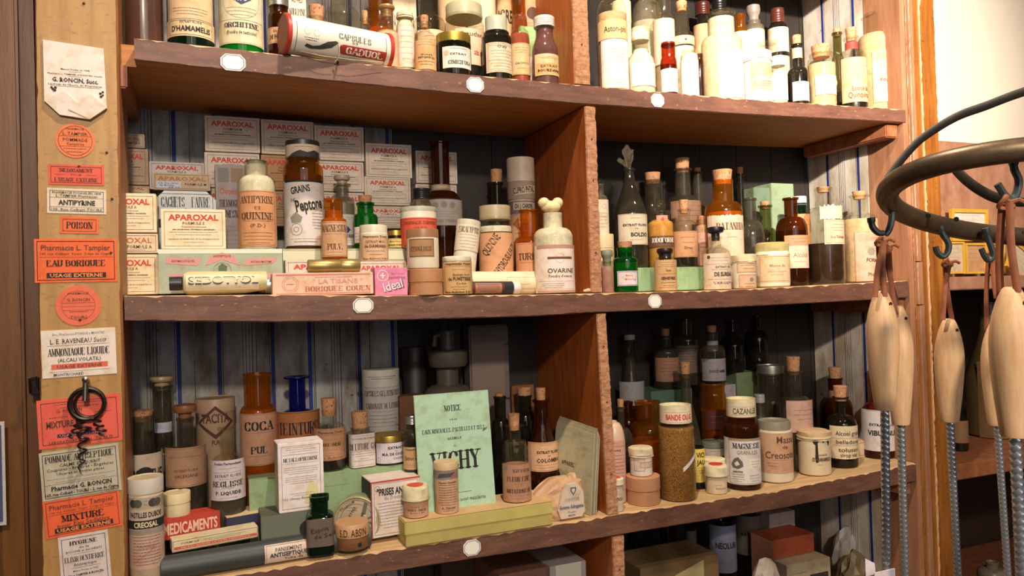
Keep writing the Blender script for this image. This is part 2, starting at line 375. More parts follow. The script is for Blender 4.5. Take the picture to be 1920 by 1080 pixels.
# ---------------------------------------------------------------- shelving structure
TB = .24           # depth of the bays
XL, XD, XR = -.10, .537, 1.199
SH = {'top': [(-.09, .328, .301), (.064, .325, .296), (.289, .320, .291), (.518, .319, .2895), (.84, .320, .294), (1.185, .327, .302)],
      'mid': [(-.093, .016, -.014), (.082, .013, -.0225), (.235, .0075, -.026), (.44, .0035, -.0285), (.528, .003, -.0265), (.783, .002, -.027), (1.114, .008, -.0235), (1.19, .0095, -.022)],
      'bot': [(-.10, -.335, -.361), (.048, -.335, -.3605), (.161, -.334, -.3625), (.462, -.335, -.367), (.571, -.334, -.366), (.877, -.337, -.368), (1.198, -.327, -.360)]}
def shz(k, x, i=1):
    L = SH[k]
    if x <= L[0][0]: return L[0][i]
    for a, b in zip(L, L[1:]):
        if x <= b[0]: return a[i] + (b[i] - a[i]) * (x - a[0]) / (b[0] - a[0])
    return L[-1][i]
def shelf_board(key, name, label, xs, xe, xback):
    mb = MB(); n = 150; r = random.Random(key)
    P = []
    for i in range(n + 1):
        x = xs + (xe - xs) * i / n; t, b = shz(key, x), shz(key, x, 2)
        ch = r.uniform(0, .0016) if r.random() < .5 else 0; chb = r.uniform(0, .0012)
        P.append([(x, TB, t), (x, .0035, t), (x, 0 - ch * .2, t - .0008 - ch * 1.6), (x, 0, b + .0008 + chb), (x, .002, b), (x, TB, b)])
    vs = [q for c in P for q in c]; k = 6
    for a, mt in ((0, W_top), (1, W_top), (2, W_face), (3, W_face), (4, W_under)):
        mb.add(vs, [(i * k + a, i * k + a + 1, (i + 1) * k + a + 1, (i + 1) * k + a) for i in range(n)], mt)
    mb.add(vs, [tuple(range(k)), tuple(n * k + j for j in reversed(range(k)))], W_cleat)
    # the part behind the post runs further to the left
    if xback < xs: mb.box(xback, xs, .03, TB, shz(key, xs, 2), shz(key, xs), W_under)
    return tag(mb.obj(name), label, 'shelf', 'shelf boards of the pharmacy cabinet')
shelf_board('top', 'shelf_board', 'upper wooden shelf board, carrying the lying red-ended capsule tube', -.076, 1.205, -.13)
shelf_board('mid', 'shelf_board', 'middle wooden shelf board at eye level, below the stacked red-lettered cartons', -.093, 1.195, -.13)
shelf_board('bot', 'shelf_board', 'lower wooden shelf board under the green booklet and the yellow box', -.115, 1.198, -.13)
SH['above'] = [(-.1, .64, .61), (1.2, .645, .622)]; SH['low'] = [(-.1, -.66, -.69), (1.2, -.66, -.69)]
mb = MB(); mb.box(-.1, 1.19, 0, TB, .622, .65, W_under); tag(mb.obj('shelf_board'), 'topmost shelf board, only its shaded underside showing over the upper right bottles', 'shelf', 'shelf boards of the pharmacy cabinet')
mb = MB(); mb.box(-.1, 1.19, 0, TB, -.69, -.66, W_top); tag(mb.obj('shelf_board'), 'lowest shelf board carrying the shadowed boxes at the bottom', 'shelf', 'shelf boards of the pharmacy cabinet')
def divider(x0a, x1a, x0b, x1b, z0, z1, label):
    mb = MB(); n = 60; r = random.Random(int(z0 * 1000)); P = []
    for i in range(n + 1):
        t = i / n; z = z0 + (z1 - z0) * t; xa = x0a + (x0b - x0a) * t; xb = x1a + (x1b - x1a) * t
        j = [r.uniform(-.0007, .0007) for _ in range(4)]
        P += [(xa + .001, TB, z), (xa, .004, z), (xa + .001 + j[0], .001 + j[1], z), (xb - .001 + j[2], .001 + j[3], z), (xb, .004, z), (xb, TB, z)]
    for a, mt in ((0, W_div), (1, W_raw), (2, W_raw), (3, W_raw), (4, W_div)):
        mb.add(P, [(i * 6 + a, (i + 1) * 6 + a, (i + 1) * 6 + a + 1, i * 6 + a + 1) for i in range(n)], mt)
    mb.add(P, [tuple(range(6)), tuple(n * 6 + j for j in reversed(range(6)))], W_raw)
    for z in (z0 + .06, z0 + .17, z1 - .05):   # nail holes
        t = (z - z0) / (z1 - z0); xm = (x0a + x1a) / 2 * (1 - t) + (x0b + x1b) / 2 * t
        mb.lathe([(0, 0), (.0011, 0), (.0011, .0008), (0, .0008)], flat('100804', .9), 8, M=Matrix.Translation((xm, .0004, z)) @ Matrix.Rotation(math.pi / 2, 4, 'X'))
    return tag(mb.obj('divider_board'), label, 'divider', 'upright divider boards between the bays')
divider(.537, .556, .536, .554, .0045, .287, 'upright divider board between the bays of the middle shelf, raw sawn front edge')
divider(.553, .572, .545, .561, -.333, -.0285, 'upright divider board of the lower bays, beside the stack of green papers')
divider(.520, .547, .520, .545, .3205, .62, 'upright divider board beside the upper shelf bottles, partly pale with worn paint')
divider(.560, .580, .560, .580, -.659, -.3685, 'upright divider board at the bottom edge, under the lower shelf')
# back and side boards
mb = MB(); sm_ = stripes('striped_back_boards', 0, .0105)
x = -.2
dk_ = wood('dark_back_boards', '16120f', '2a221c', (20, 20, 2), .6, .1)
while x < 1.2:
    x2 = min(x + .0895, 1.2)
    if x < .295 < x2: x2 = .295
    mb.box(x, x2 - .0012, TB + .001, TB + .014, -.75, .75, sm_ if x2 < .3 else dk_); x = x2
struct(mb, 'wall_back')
mb = MB(); sm_ = stripes('striped_side_boards', 1, .105, 'd8d2c4', 'c4b4a0')
for a, b in ((.085, .135), (.136, .19), (.191, .24)): mb.box(XR + .001, XR + .012, a, b, -.75, .75, sm_)
struct(mb, 'wall_side')
# left post, built from a front painted plank
mb = MB(); r = random.Random(5); n = 80; P = []
for i in range(n + 1):
    z = -.42 + .9 * i / n; t = (z + .3) / .66
    xl = -.183 + .005 * t; xr = -.0965 + .004 * t
    j = [abs(r.gauss(0, .0006)) for _ in range(4)]
    P += [(xl, .10, z), (xl, .0, z), (xl + .0012 + j[0], -.0022, z), (xr - .002 - j[1], -.0022, z), (xr, .0005, z), (xr, .10, z)]
for a, mt in ((0, W_postL), (1, W_postL), (2, W_post), (3, W_postL), (4, W_postL)):
    mb.add(P, [(i * 6 + a, i * 6 + a + 1, (i + 1) * 6 + a + 1, (i + 1) * 6 + a) for i in range(n)], mt)
nail = flat('3a2c20', .5, .6)
for (u, v) in ((157, 6), (200, 286), (148, 312), (208, 474), (150, 600), (210, 373)):
    p = atY(u, v, -.003); mb.lathe([(0, 0), (.0016, 0), (.0012, .0009), (0, .001)], nail, 8, M=Matrix.Translation(p) @ Matrix.Rotation(math.pi / 2, 4, 'X'))
struct(mb, 'trim_1')
mb = MB(); mb.box(-.42, -.185, .03, .06, -.5, .6, W_dark); mb.box(-.25, -.232, .006, .03, -.5, .6, W_dark, bev=.004); mb.box(-.228, -.2, .02, .03, -.5, .6, W_dark, bev=.003)
mb.box(-.42, -.26, .0, .03, -.5, .6, W_dark, bev=.004)
struct(mb, 'wall_left')
mb = MB(); p = atY(64, 716, .0); mb.box(p.x - .006, p.x + .006, .002, .02, p.z - .016, p.z + .004, flat('2a2420', .4, .8), bev=.002)
mb.tube([(p.x - .004, .0, p.z - .012), (p.x - .004, -.004, p.z + .004), (p.x + .003, -.004, p.z + .006), (p.x + .004, 0, p.z - .008)], .0012, flat('4a4038', .35, .9))
tag(mb.obj('door_latch'), 'small dark iron latch on the brown jamb left of the post', 'latch')
mb = MB(); p = atY(4, 985, -.001); q = atY(8, 790, -.001); mb.box(q.x - .03, q.x, -.001, .0, p.z, q.z, paper('b8b4a8')); mb.box(q.x - .03, q.x - .003, -.0014, -.0009, p.z + .004, q.z - .004, flat('3c4a64', .7))
tag(mb.obj('framed_notice'), 'edge of a dark blue notice with pale border at the far left', 'notice')
# right post
mb = MB(); r = random.Random(9); n = 90
mb.box(XR + .0015, XR + .014, .002, .084, -.72, .72, W_rtrim)
def strip(x0, x1, y0, y1, z0, z1, mt, jit=.0006):
    P = []; n = int((z1 - z0) / .008)
    for i in range(n + 1):
        z = z0 + (z1 - z0) * i / n; a, b = r.gauss(0, jit), r.gauss(0, jit)
        P += [(x0, y1, z), (x0 + a * .5, y0 + .001, z), (x0 + .001 + a, y0, z), (x1 - .001 + b, y0, z), (x1 + b * .5, y0 + .001, z), (x1, y1, z)]
    for a in range(5): mb.add(P, [(i * 6 + a, i * 6 + a + 1, (i + 1) * 6 + a + 1, (i + 1) * 6 + a) for i in range(n)], mt)
    mb.add(P, [tuple(range(6)), tuple(n * 6 + j for j in reversed(range(6)))], mt)
strip(1.2135, 1.247, .0, .09, -.72, .72, W_rpost)
strip(1.2145, 1.226, -.006, .002, .045, .72, W_rtrim); strip(1.214, 1.228, -.006, .002, -.035, .043, W_rtrim); strip(1.218, 1.23, -.005, .002, -.72, -.037, W_rtrim)
strip(1.246, 1.292, .002, .09, -.72, .72, W_rpost)
strip(1.2455, 1.2485, -.003, .003, -.72, .72, flat('c89c74', .5), .0012)
struct(mb, 'trim_2')
# cleats under the shelf ends
for k, lab, x0 in (('top', 'small wooden cleat under the right end of the upper shelf', 1.168), ('bot', 'small wooden cleat under the right end of the lower shelf', 1.175), ('mid', 'small wooden cleat under the right end of the middle shelf', 1.172)):
    mb = MB(); z = shz(k, 1.19, 2); mb.box(x0, 1.198, .012, .22, z - .026, z - .0005, W_cleat, bev=.002); tag(mb.obj('shelf_cleat'), lab, 'cleat', 'cleats under the shelf ends')
mb = MB(); z = .301; mb.box(-.1, -.086, .02, .2, z - .03, z - .001, W_cleat, bev=.002); tag(mb.obj('shelf_cleat'), 'shaded wooden cleat under the left end of the upper shelf', 'cleat', 'cleats under the shelf ends')
# right: plaster wall, reddish board, next bay
wm = flat('e8dcc8', .8, 0, .04, 6)
mb = MB(); mb.box(1.293, 3.2, .26, .30, .20, 1.2, wm); struct(mb, 'wall_right')
mb = MB(); mb.box(1.293, 3.2, .62, .66, -.9, .25, flat('3a2616', .8, 0, .3, 8)); struct(mb, 'wall_far')
mb = MB(); mb.box(1.2925, 2.4, .19, .215, .016, .325, W_board); tag(mb.obj('backing_board'), 'reddish brown board standing behind the yellow framed cards', 'board')
mb = MB(); mb.box(1.2925, 2.4, .09, .60, -.012, .0155, W_board, bev=.002); tag(mb.obj('shelf_board'), 'reddish shelf board of the next unit, under the yellow framed cards', 'shelf', 'shelf boards of the next unit')
mb = MB(); mb.box(1.2925, 2.4, .09, .60, -.405, -.372, W_cleat, bev=.002); tag(mb.obj('shelf_board'), 'brown shelf board of the next unit, under the olive flask', 'shelf', 'shelf boards of the next unit')
mb = MB(); mb.box(-2.5, 4, -3.5, .8, -1.42, -1.40, wood('floor_planks', '5a3a20', '7a5030', (2, 20, 20), .5, .1)); struct(mb, 'floor')
# blank octagonal shelf tickets
for (u, v, wp, hp, lab) in ((437, 117, 44, 31, 'blank white octagonal ticket on the upper shelf, left of the capsule tube'), (891, 159, 34, 28, 'blank octagonal ticket on the upper shelf under the small black jar'), (1233, 188, 28, 25, 'blank white octagonal ticket on the upper shelf, right bay'), (681, 573, 38, 27, 'blank octagonal ticket on the middle shelf under the pink packets'), (1228, 565, 28, 25, 'blank octagonal ticket on the middle shelf, right bay'), (885, 1027, 34, 29, 'blank octagonal ticket on the lower shelf under the long yellow box')):
    p = atY(u, v, -.001); s = scale(p); W, H = wp / s, hp / s; c = .28
    def octo(k): return [(-.5 * W * k, H * k * (-.5 + c)), (W * k * (-.5 + c * H / W), -.5 * H * k), (W * k * (.5 - c * H / W), -.5 * H * k), (.5 * W * k, H * k * (-.5 + c)), (.5 * W * k, H * k * (.5 - c)), (W * k * (.5 - c * H / W), .5 * H * k), (W * k * (-.5 + c * H / W), .5 * H * k), (-.5 * W * k, H * k * (.5 - c))]
    mb = MB(); A = octo(1.0)
    mb.add([(x, -.0004, z) for x, z in A] + [(x, .0006, z) for x, z in A], [tuple(range(8))] + [(i, i + 8, (i + 1) % 8 + 8, (i + 1) % 8) for i in range(8)], flat('f4efe4', .5))
    B1, B2 = octo(.90), octo(.84)
    mb.add([(x, -.0006, z) for x, z in B1] + [(x, -.0006, z) for x, z in B2], [(i, (i + 1) % 8, (i + 1) % 8 + 8, i + 8) for i in range(8)], ink('5a6078'))
    o = mb.obj('shelf_ticket'); o.location = p; tag(o, lab, 'ticket', 'blank tickets on the shelf edges')
# ---------------------------------------------------------------- labels on the post
LB = dict(orange='e8703c', salmon='e4704e', cream='e4d8b8', white='e8e0cc', tint='c4bca0', red='e06048')
def post_label(u0, v0, u1, v1, col, spec, lab, tilt=0., rnd_=False):
    c = atY((u0 + u1) / 2, (v0 + v1) / 2, -.0024); s = scale(c); W, H = (u1 - u0) / s, (v1 - v0) / s
    M = Matrix.Rotation(-math.radians(tilt), 4, 'Y') @ Matrix.Translation((0, 0, -H / 2))
    mb = MB(); F = flat_F(M)
    if rnd_:
        n = 40; R = W / 2; mb.add([F(R * math.cos(6.28318 * i / n), H / 2 + R * math.sin(6.28318 * i / n), .0006) for i in range(n)] + [F(R * math.cos(6.28318 * i / n), H / 2 + R * math.sin(6.28318 * i / n), -.0001) for i in range(n)], [tuple(range(n))] + [(i, i + n, (i + 1) % n + n, (i + 1) % n) for i in range(n)], paper(col))
    else: mb.box(-W / 2, W / 2, -.0006, .0001, 0, H, paper(col), M=M)
    printing(mb, spec, W, H, F, .0009)
    o = mb.obj('paper_label'); o.location = c; tag(o, lab, 'label', 'old pharmacy labels on the left post'); return o
post_label(109, 234, 174, 294, 'e8804c', 'o~0~.5~.47~n~.0005|t~PHARMACIE~.87~.06~.45~n|t~L. TAMPIER~.72~.1~.62~n|l~.64~.8~n|t~POMMADE~.53~.1~.62~n|t~Camphree~.4~.08~.44~n|l~.32~.8~n|d~.25~2~.6~.1~n', 'round orange ointment label on the post, below the paper bag', 0, True)
post_label(98, 309, 189, 347, LB['red'], 'b~.1~.0005~n|S~MEDICAMENT~.72~.15~.6~n|t~POUR~.5~.08~.2~n|l~.5~.2~n~-.28|l~.5~.2~n~.28|S~L\'USAGE EXTERNE~.26~.17~.78~n', 'small red label for external medicine on the post', 0)
post_label(96, 354, 193, 401, 'e0d4b4', 'b~.09~.0005|t~PHARMACIE FONDEE EN 1808~.83~.08~.82|t~L. TAMPIER Pharmacien~.71~.1~.7|l~.63~.9|T~ANTIPYRINE~.44~.19~.62|l~.26~.9|t~105, Rue Colbert TOURS~.17~.09~.85', 'cream antipyrine label with black frame on the post', -1)
post_label(118, 407, 181, 438, LB['orange'], 'b~.13~.0005~n|S~POISON~.5~.38~.68', 'small orange poison label on the post', -1)
post_label(76, 448, 211, 529, 'ea6c34', 'b~.05~.0007|t~Pharmacie L. Tampier~.8~.12~.84~n|t~105 rue Colbert  Tours  2 rue du Cygne~.66~.05~.86~n|l~.58~.9|S~EAU BORIQUEE~.44~.13~.72|r~.1~.22~-.36~.36|T~USAGE EXTERNE~.16~.08~.64~ea8c54', 'large orange boric water label with black band on the post', 0)
post_label(110, 540, 185, 606, LB['salmon'], 't~PHARMACIE~.85~.06~.46~n|o~0~.5~.42~n~.0003|t~G. RONCIN~.67~.08~.5~n|l~.58~.7~n|l~.48~.75~n|l~.37~.7~n|d~.33~1~.55~.05~n|t~TOURS~.17~.08~.38~n', 'round salmon pharmacy label on the post, above the raveneau label', 0, True)
post_label(88, 617, 210, 705, 'e6dcc4', 't~Anc. Pharmacies PITANCE a MONTRE~.91~.05~.7~g|t~L. E. RAVENEAU Succr~.76~.1~.76|l~.67~.85|S~AMMONIAQUE LIQUIDE~.53~.15~.83|t~(ALCALI VOLATIL)~.36~.08~.58|r~.17~.28~-.38~.38~dc6a50|t~USAGE EXTERNE~.225~.07~.6~n|l~.12~.8|t~MONTRICHARD~.06~.06~.4~k~-.15', 'large white liquid ammonia label on the post, above the corkscrews', 1)
post_label(82, 744, 219, 834, 'e2604a', 'b~.07~.0006~n|t~G. RONCIN~.75~.07~.3~n~-.12|d~.88~2~.6~.07~n|d~.62~1~.3~.1~n~-.25|d~.66~1~.26~.1~n~.28|T~MIXTURE N~.48~.13~.4~n~-.2|r~.2~.27~-.28~.26~2c2a50|t~USAGE EXTERNE~.235~.05~.5~d88068|t~LABORATOIRE TOURS - Tel. 44.79~.11~.06~.76~n', 'red mixture label behind the hanging corkscrews', 2)
post_label(87, 840, 217, 930, 'bcb698', 'b~.05~.0006|S~POMMADE ANTISEPTIQUE~.84~.13~.86|t~CALME ET GUERIT~.7~.06~.52|t~Coupures - Brulures - Engelures~.62~.06~.84|t~Ulceres et toutes plaies~.53~.05~.6|d~.43~2~.85~.07|l~.32~.9|T~Pharmacie G. RONCIN~.24~.09~.76|T~163, rue Colbert - TOURS - 2, rue du Cygne~.12~.06~.92', 'grey-beige antiseptic ointment label on the post under the corkscrews', 3)
post_label(93, 928, 219, 998, 'ea6430', 'b~.06~.0006~n|t~Pharmacie L. Tampier~.8~.13~.84~n|t~105 rue Colbert  Tours  2 rue du Cygne~.66~.05~.84~n|l~.59~.9|S~MIXTURE~.46~.16~.56|t~pour Eau Sedative~.3~.11~.68~n|r~.1~.23~-.38~.38|T~USAGE EXTERNE~.165~.09~.7~ea8c54', 'tilted orange sedative water label near the foot of the post', 4)
post_label(120, 1000, 202, 1130, 'd8ccbc', 'b~.06~.0005|S~HYGIENE~.89~.05~.56|t~de la~.82~.03~.2|t~BOUCHE et des DENTS~.77~.03~.72|l~.73~.4|S~ELIXIR DENTIFRICE~.66~.07~.8|t~Antiseptique~.58~.04~.46|l~.53~.6|t~Maison Fondee en 1812~.49~.025~.5|T~Phies TAMPIER & RONCIN~.43~.03~.7', 'narrow white tooth elixir label at the foot of the post', 3)
# folded paper bag
p = atY(142, 152, -.004); s = scale(p); W, H = 102 / s, 144 / s
t = thing('paper_bag', 'folded white paper bag printed with a successor name, top of the post', 'bag', p)
def bagq(mb, pts, y): mb.add([(a * W, y + (b - .5) * .0 - yy, b * H) for a, b, yy in pts], [tuple(range(len(pts)))], paper('ece2cc'))
mb = MB(); sh = [(-.5, .5), (.47, .45), (.5, -.34), (.22, -.5), (-.26, -.46), (-.5, -.29)]
mb.add([(a * W, -.002, b * H) for a, b in sh] + [(a * W, .001, b * H) for a, b in sh], [tuple(range(6))] + [(i, (i + 1) % 6, (i + 1) % 6 + 6, i + 6) for i in range(6)], paper('ece2cc'))
F = lambda x, y, o: Vector((x, -.002 - o, y))
FF = flat_F(Matrix.Translation((0, -.002, -H / 2)))
printing(mb, "t~Maison fondee en 1808~.64~.022~.46|l~.61~.2|t~Pharmacie L. TAMPIER et RONCIN, reunies~.575~.02~.88|l~.55~.2|T~G. RONCIN, Succ.~.5~.055~.74|t~Laureat de l'Ecole de Pharmacie~.44~.024~.86|l~.415~.8|c~-.36~.37~.016|c~-.32~.39~.016|c~-.33~.355~.016|c~-.38~.39~.014|l~.34~.02~k~-.36|c~.4~.35~.016|c~.44~.37~.014|c~.41~.31~.016|c~.44~.33~.012", W, H, FF)
mb.obj('bag_sheet', t)
mb = MB()
for tri, y in (([(-.5, -.29), (-.24, -.16), (-.17, -.155), (.04, -.3), (-.1, -.42), (-.26, -.46)], -.0032), ([(.5, -.34), (.26, -.17), (.18, -.18), (.04, -.3), (-.12, -.385), (.22, -.5)], -.0044), ([(-.26, -.46), (-.1, -.42), (.04, -.43), (.22, -.5)], -.0036)):
    n = len(tri); mb.add([(a * W, y, b * H) for a, b in tri] + [(a * W, -.002, b * H) for a, b in tri], [tuple(range(n))] + [(i, (i + 1) % n, (i + 1) % n + n, i + n) for i in range(n)], paper('e4d8c2'))
mb.obj('bag_fold', t)
# corkscrews on a nail
iron = flat('4a443e', .35, .9, .3, 60)
p = atY(163, 708, -.006); s = 1240.
t = thing('hanging_corkscrew', 'larger iron corkscrew with ring handle, hanging from the post nail', 'corkscrew', p)
mb = MB(); R = 22 / s
mb.tube([(R * math.cos(a) , -.004, -.030 + R * math.sin(a)) for a in [6.28318 * i / 28 for i in range(28)]], .0026, iron, 8, closed=True); mb.obj('ring_handle', t)
mb = MB(); mb.tube([(-.002 - .005 * i / 90 + .0075 * (1 - i / 140) * math.cos(i * .33), -.007 + .0055 * math.sin(i * .33), -.046 - .058 * i / 90) for i in range(92)], [.0019 - .0012 * i / 92 for i in range(92)], iron, 8); mb.obj('screw_worm', t)
t2 = thing('hanging_corkscrew', 'smaller corkscrew worms tucked behind the larger one on the post', 'corkscrew', p)
mb = MB(); R = 19 / s
mb.tube([(.002 + R * math.cos(a), .0012, -.031 + R * math.sin(a)) for a in [6.28318 * i / 28 for i in range(28)]], .0018, iron, 8, closed=True); mb.obj('ring_handle', t2)
mb = MB()
for sx, x0 in ((1, .006), (-1, -.006)):
    mb.tube([(x0 + sx * .010 * i / 60 + .0045 * math.cos(i * .4), .0015 + .002 * math.sin(i * .4), -.046 - .022 * i / 60) for i in range(60)], .0011, iron, 6)
mb.obj('screw_worm', t2)
mb = MB(); mb.tube([(0, .006, -.004), (0, -.012, -.004)], .0026, flat('77706a', .35, .9)); mb.tube([(0, -.009, 0), (-.001, -.011, -.026)], .003, flat('77706a', .35, .9)); mb.lathe([(0, 0), (.0034, .001), (.0034, .003), (0, .004)], flat('77706a', .35, .9), 12, M=Matrix.Translation((0, -.012, -.001)) @ Matrix.Rotation(math.pi / 2, 4, 'X'))
o = mb.obj('iron_peg'); o.location = p; tag(o, 'iron peg in the post carrying the corkscrews', 'peg')
# ---------------------------------------------------------------- vessels
def pj(p):
    q = p - CAM; z = q.dot(FW); return 960 + FPX * q.dot(CR) / z, 540 - FPX * q.dot(CU) / z
TOPZ = {}
KEY = ['mid']; GRP = ['']
def outer(R, H, s0, s1, nr, lip, st, liph):
    p = [(0, 0), (R * .86, 0), (R * .97, R * .06), (R, R * .18)]
    z0, z1 = s0 * H, s1 * H; rn = nr * R
    K = 8
    for i in range(K + 1):
        t = i / K
        if st == 'flask': q = t * t * (3 - 2 * t); r = R + (rn - R) * q; z = z0 + (z1 - z0) * t
        else: a = t * math.pi / 2; r = rn + (R - rn) * math.cos(a) ** .9 if t < 1 else rn; z = z0 + (z1 - z0) * math.sin(a)
        p.append((r, z))
    zl = H - liph
    p += [(rn, zl - .0012), (rn * lip, zl), (rn * lip * 1.02, zl + liph * .5), (rn * lip, H - .0004)]
    return p
def inset(pr, d, zmax):
    o = [(0, .0012)]; 
    for r, z in pr[1:]:
        z = max(z, .0012)
        if z >= zmax: break
        o.append((max(r - d, .0005), z))
    r_, z_ = o[-1]; nx = next(((r, z) for r, z in pr if z >= zmax), (r_ + d, zmax)); t = (zmax - z_) / max(nx[1] - z_, 1e-6)
    rr = r_ + (max(nx[0] - d, .0005) - r_) * min(1, t)
    return o + [(rr, zmax), (0, zmax)]
CONT = dict(powder='e0c8a0', white='ece4d0', dark='0c0806', oil='2a1406', amber='7a3c0c', beige='d8b48c', pink='b07c70', plum='6a3c40', red='a8401c', yellow='d89a30', grey='a8a294', seeds='a8641c', purple='5a3a38')
def V(name, label, cat, u, w, v, Y, g='clear', sh=(.66, .8), nr=.45, lip=1.18, liph=.004, st='round', stop=None, fill=None, labs=(), sq=0, on=None, bv=None, rot=0., tilt=0., body=None, base=None, wob=0., bname='glass_body'):
    p1 = atY(u, v, Y); k = KEY[0]
    s = scale(p1); R = wid(w, p1, u) / 2
    if bv is not None: z0 = atY(u, bv, Y - R).z
    elif isinstance(on, str): z0 = TOPZ[on]
    elif on is not None: z0 = on
    else: z0 = shz(k, p1.x)
    z0 += .0002
    vb = pj(Vector((p1.x, Y, z0)))[1]; vm = (v + vb) / 2
    p = atY(u, vm, Y); p = Vector((p.x, Y, z0)); H = p1.z - z0
    t = thing(name, label, cat, p, math.radians(rot), GRP[0] or None)
    if tilt: t.rotation_euler = (0, math.radians(tilt), math.radians(rot))
    rn = nr * R
    pr = outer(R, H, sh[0], sh[1], nr, lip, st, liph)
    mb = MB(); opaque = body is not None
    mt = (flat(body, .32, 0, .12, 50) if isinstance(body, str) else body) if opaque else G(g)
    if stop is None or not opaque:
        pr2 = pr + [(rn * lip * .8, H), (rn * .8, H - liph)]
    else: pr2 = pr + [(rn * .8, H)]
    mb.lathe(pr2 if not (opaque and stop is None) else pr2 + [(0, pr2[-1][1])], mt, 36, sq, wob=wob)
    if base: # moulded darker base liquid seen through
        pass
    mb.obj(bname if not opaque else 'body', t)
    if fill:
        fr, fc = fill; mb = MB(); liquid = fc in ('dark', 'oil', 'amber', 'red', 'yellow', 'purple')
        c = CONT.get(fc, fc); fm = flat(c, .25 if liquid else .85, 0, 0 if liquid else .25, 90)
        if fc == 'seeds': fm = seeds_mat()
        mb.lathe(inset(pr, .0011, min(fr * H, H - liph - .0015)), fm, 32, sq); mb.obj('contents', t)
    camang = math.atan2(CAM.y - p.y, CAM.x - p.x)
    face0 = camang * .55 + (-math.pi / 2) * .45 - math.radians(rot)
    for L in labs:
        v0, v1, wf, lc, spec = L[:5]; off = L[5] if len(L) > 5 else 0.; tear = L[6] if len(L) > 6 else 0.
        sc2 = (p.y - R + 1) / (p.y + 1)
        za = (atY(u, v1, Y - R * .8).z - z0); zb = (atY(u, v0, Y - R * .8).z - z0)
        za = max(za, .0012); zb = min(zb, H * .985)
        if zb - za < .002: continue
        zm = (za + zb) / 2; RR = R
        if zm > (sh[0] * .4 + sh[1] * .6) * H: RR = rn * (lip if zm > H - liph else 1)
        ha = math.asin(min(1, wf)) if wf < 1 else 1.9
        W = 2 * ha * RR; Hh = zb - za; mb = MB(); fc = face0 + math.asin(max(-1, min(1, off)))
        if sq: fc = -math.pi / 2 + off * .9
        F = cyl_F(RR, fc, za, sq)
        if lc: label_patch(mb, W, Hh, F, lc, .00022, tear)
        if spec: printing(mb, spec, min(W, 2.3 * RR), Hh, F, .00042)
        if mb.v: mb.obj('paper_label', t)
    if stop:
        kd = stop[0]; hp = stop[1] / s; a = stop[2:] ; mb = MB()
        if kd == 'cork':
            q = (a[0] if a else .92) * rn; mb.lathe([(0, H - .008), (q * .84, H - .008), (q * .9, H), (q, H + hp * .96), (q * .93, H + hp), (0, H + hp)], cork_mat(), 20, wob=.02); mb.obj('cork_stopper', t)
        elif kd == 'screw':
            c = a[0] if a else 'c8c8c4'; q = (a[1] if len(a) > 1 else 1.12) * rn; metal = .9 if c in ('c8c8c4', 'b89a50') else 0.
            P = [(0, H + .0004), (0, H + .0004)]; zb_ = H - hp * .35; P = [(q * .8, zb_), (q, zb_)]
            for i in range(4):
                zz = zb_ + (hp * 1.35) * (.1 + i * .17); P += [(q, zz), (q * .97, zz + hp * .05), (q, zz + hp * .1)]
            P += [(q, H + hp * .92), (q * .94, H + hp), (0, H + hp)]
            mb.lathe(P, flat(c, .35, metal, .1, 80), 28); mb.obj('screw_cap', t)
        elif kd == 'lid':
            c = a[0] if a else '8c887c'; q = (a[1] if len(a) > 1 else 1.08) * rn; m_ = flat(c, .4, .8 if c in ('b09848', 'a8a8a0') else 0, .15, 70)
            mb.lathe([(q * .9, H - liph - .0002), (q, H - liph), (q, H + hp * .86), (q * .985, H + hp), (q * .9, H + hp), (q * .87, H + hp * .86), (0, H + hp * .84)], m_, 36)
            lido = mb.obj('jar_lid', t)
            if len(a) > 2 and a[2]:
                mb = MB(); F = cyl_F(q, face0, H - liph + .0005); label_patch(mb, q * 3.6, hp * .8, F, a[2]); 
                if len(a) > 3: printing(mb, a[3], q * 2.2, hp * .8, F, .0004)
                mb.obj('lid_band', lido)
        elif kd == 'ball':
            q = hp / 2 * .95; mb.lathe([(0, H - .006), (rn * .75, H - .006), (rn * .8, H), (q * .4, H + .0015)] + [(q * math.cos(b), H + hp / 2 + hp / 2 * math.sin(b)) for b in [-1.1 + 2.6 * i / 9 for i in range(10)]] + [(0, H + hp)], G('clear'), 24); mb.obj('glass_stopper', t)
        elif kd == 'mush':
            c = a[0] if a else 'a8a090'; q = (a[1] if len(a) > 1 else 1.5) * rn
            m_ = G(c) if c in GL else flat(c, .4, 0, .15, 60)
            mb.lathe([(0, H - .007), (rn * .75, H - .007), (rn * .8, H + hp * .3), (q * .9, H + hp * .42), (q, H + hp * .65), (q * .93, H + hp * .92), (q * .5, H + hp), (0, H + hp)], m_, 28); mb.obj('stopper', t)
        elif kd == 'cloth':   # paper or cloth tied over the mouth
            c = a[0] if a else 'ddd0a8'; q = (a[1] if len(a) > 1 else 1.08) * rn
            mb.lathe([(q * 1.06, H - liph * 1.6), (q * 1.0, H - liph), (q * 1.04, H + hp * .3), (q * 1.02, H + hp * .8), (q * .85, H + hp), (0, H + hp * 1.02)], flat(c, .75, 0, .2, 70), 32, wob=.03)
            lido = mb.obj('tied_cover', t)
            mb = MB(); zz = H - liph; n = 24; mb.tube([(q * 1.03 * math.cos(6.2832 * i / n), q * 1.03 * math.sin(6.2832 * i / n), zz + .0003 * math.sin(i * 2)) for i in range(n)], .0005, flat('8a7a60', .8), 6, closed=True); mb.obj('string', lido)
        elif kd == 'wax':
            q = rn * 1.1; mb.lathe([(q * 1.05, H - liph), (q, H), (q * 1.02, H + hp * .8), (q * .9, H + hp), (0, H + hp)], flat('d8cca4', .7, 0, .2, 70), 30, wob=.02); lido = mb.obj('tied_cover', t)
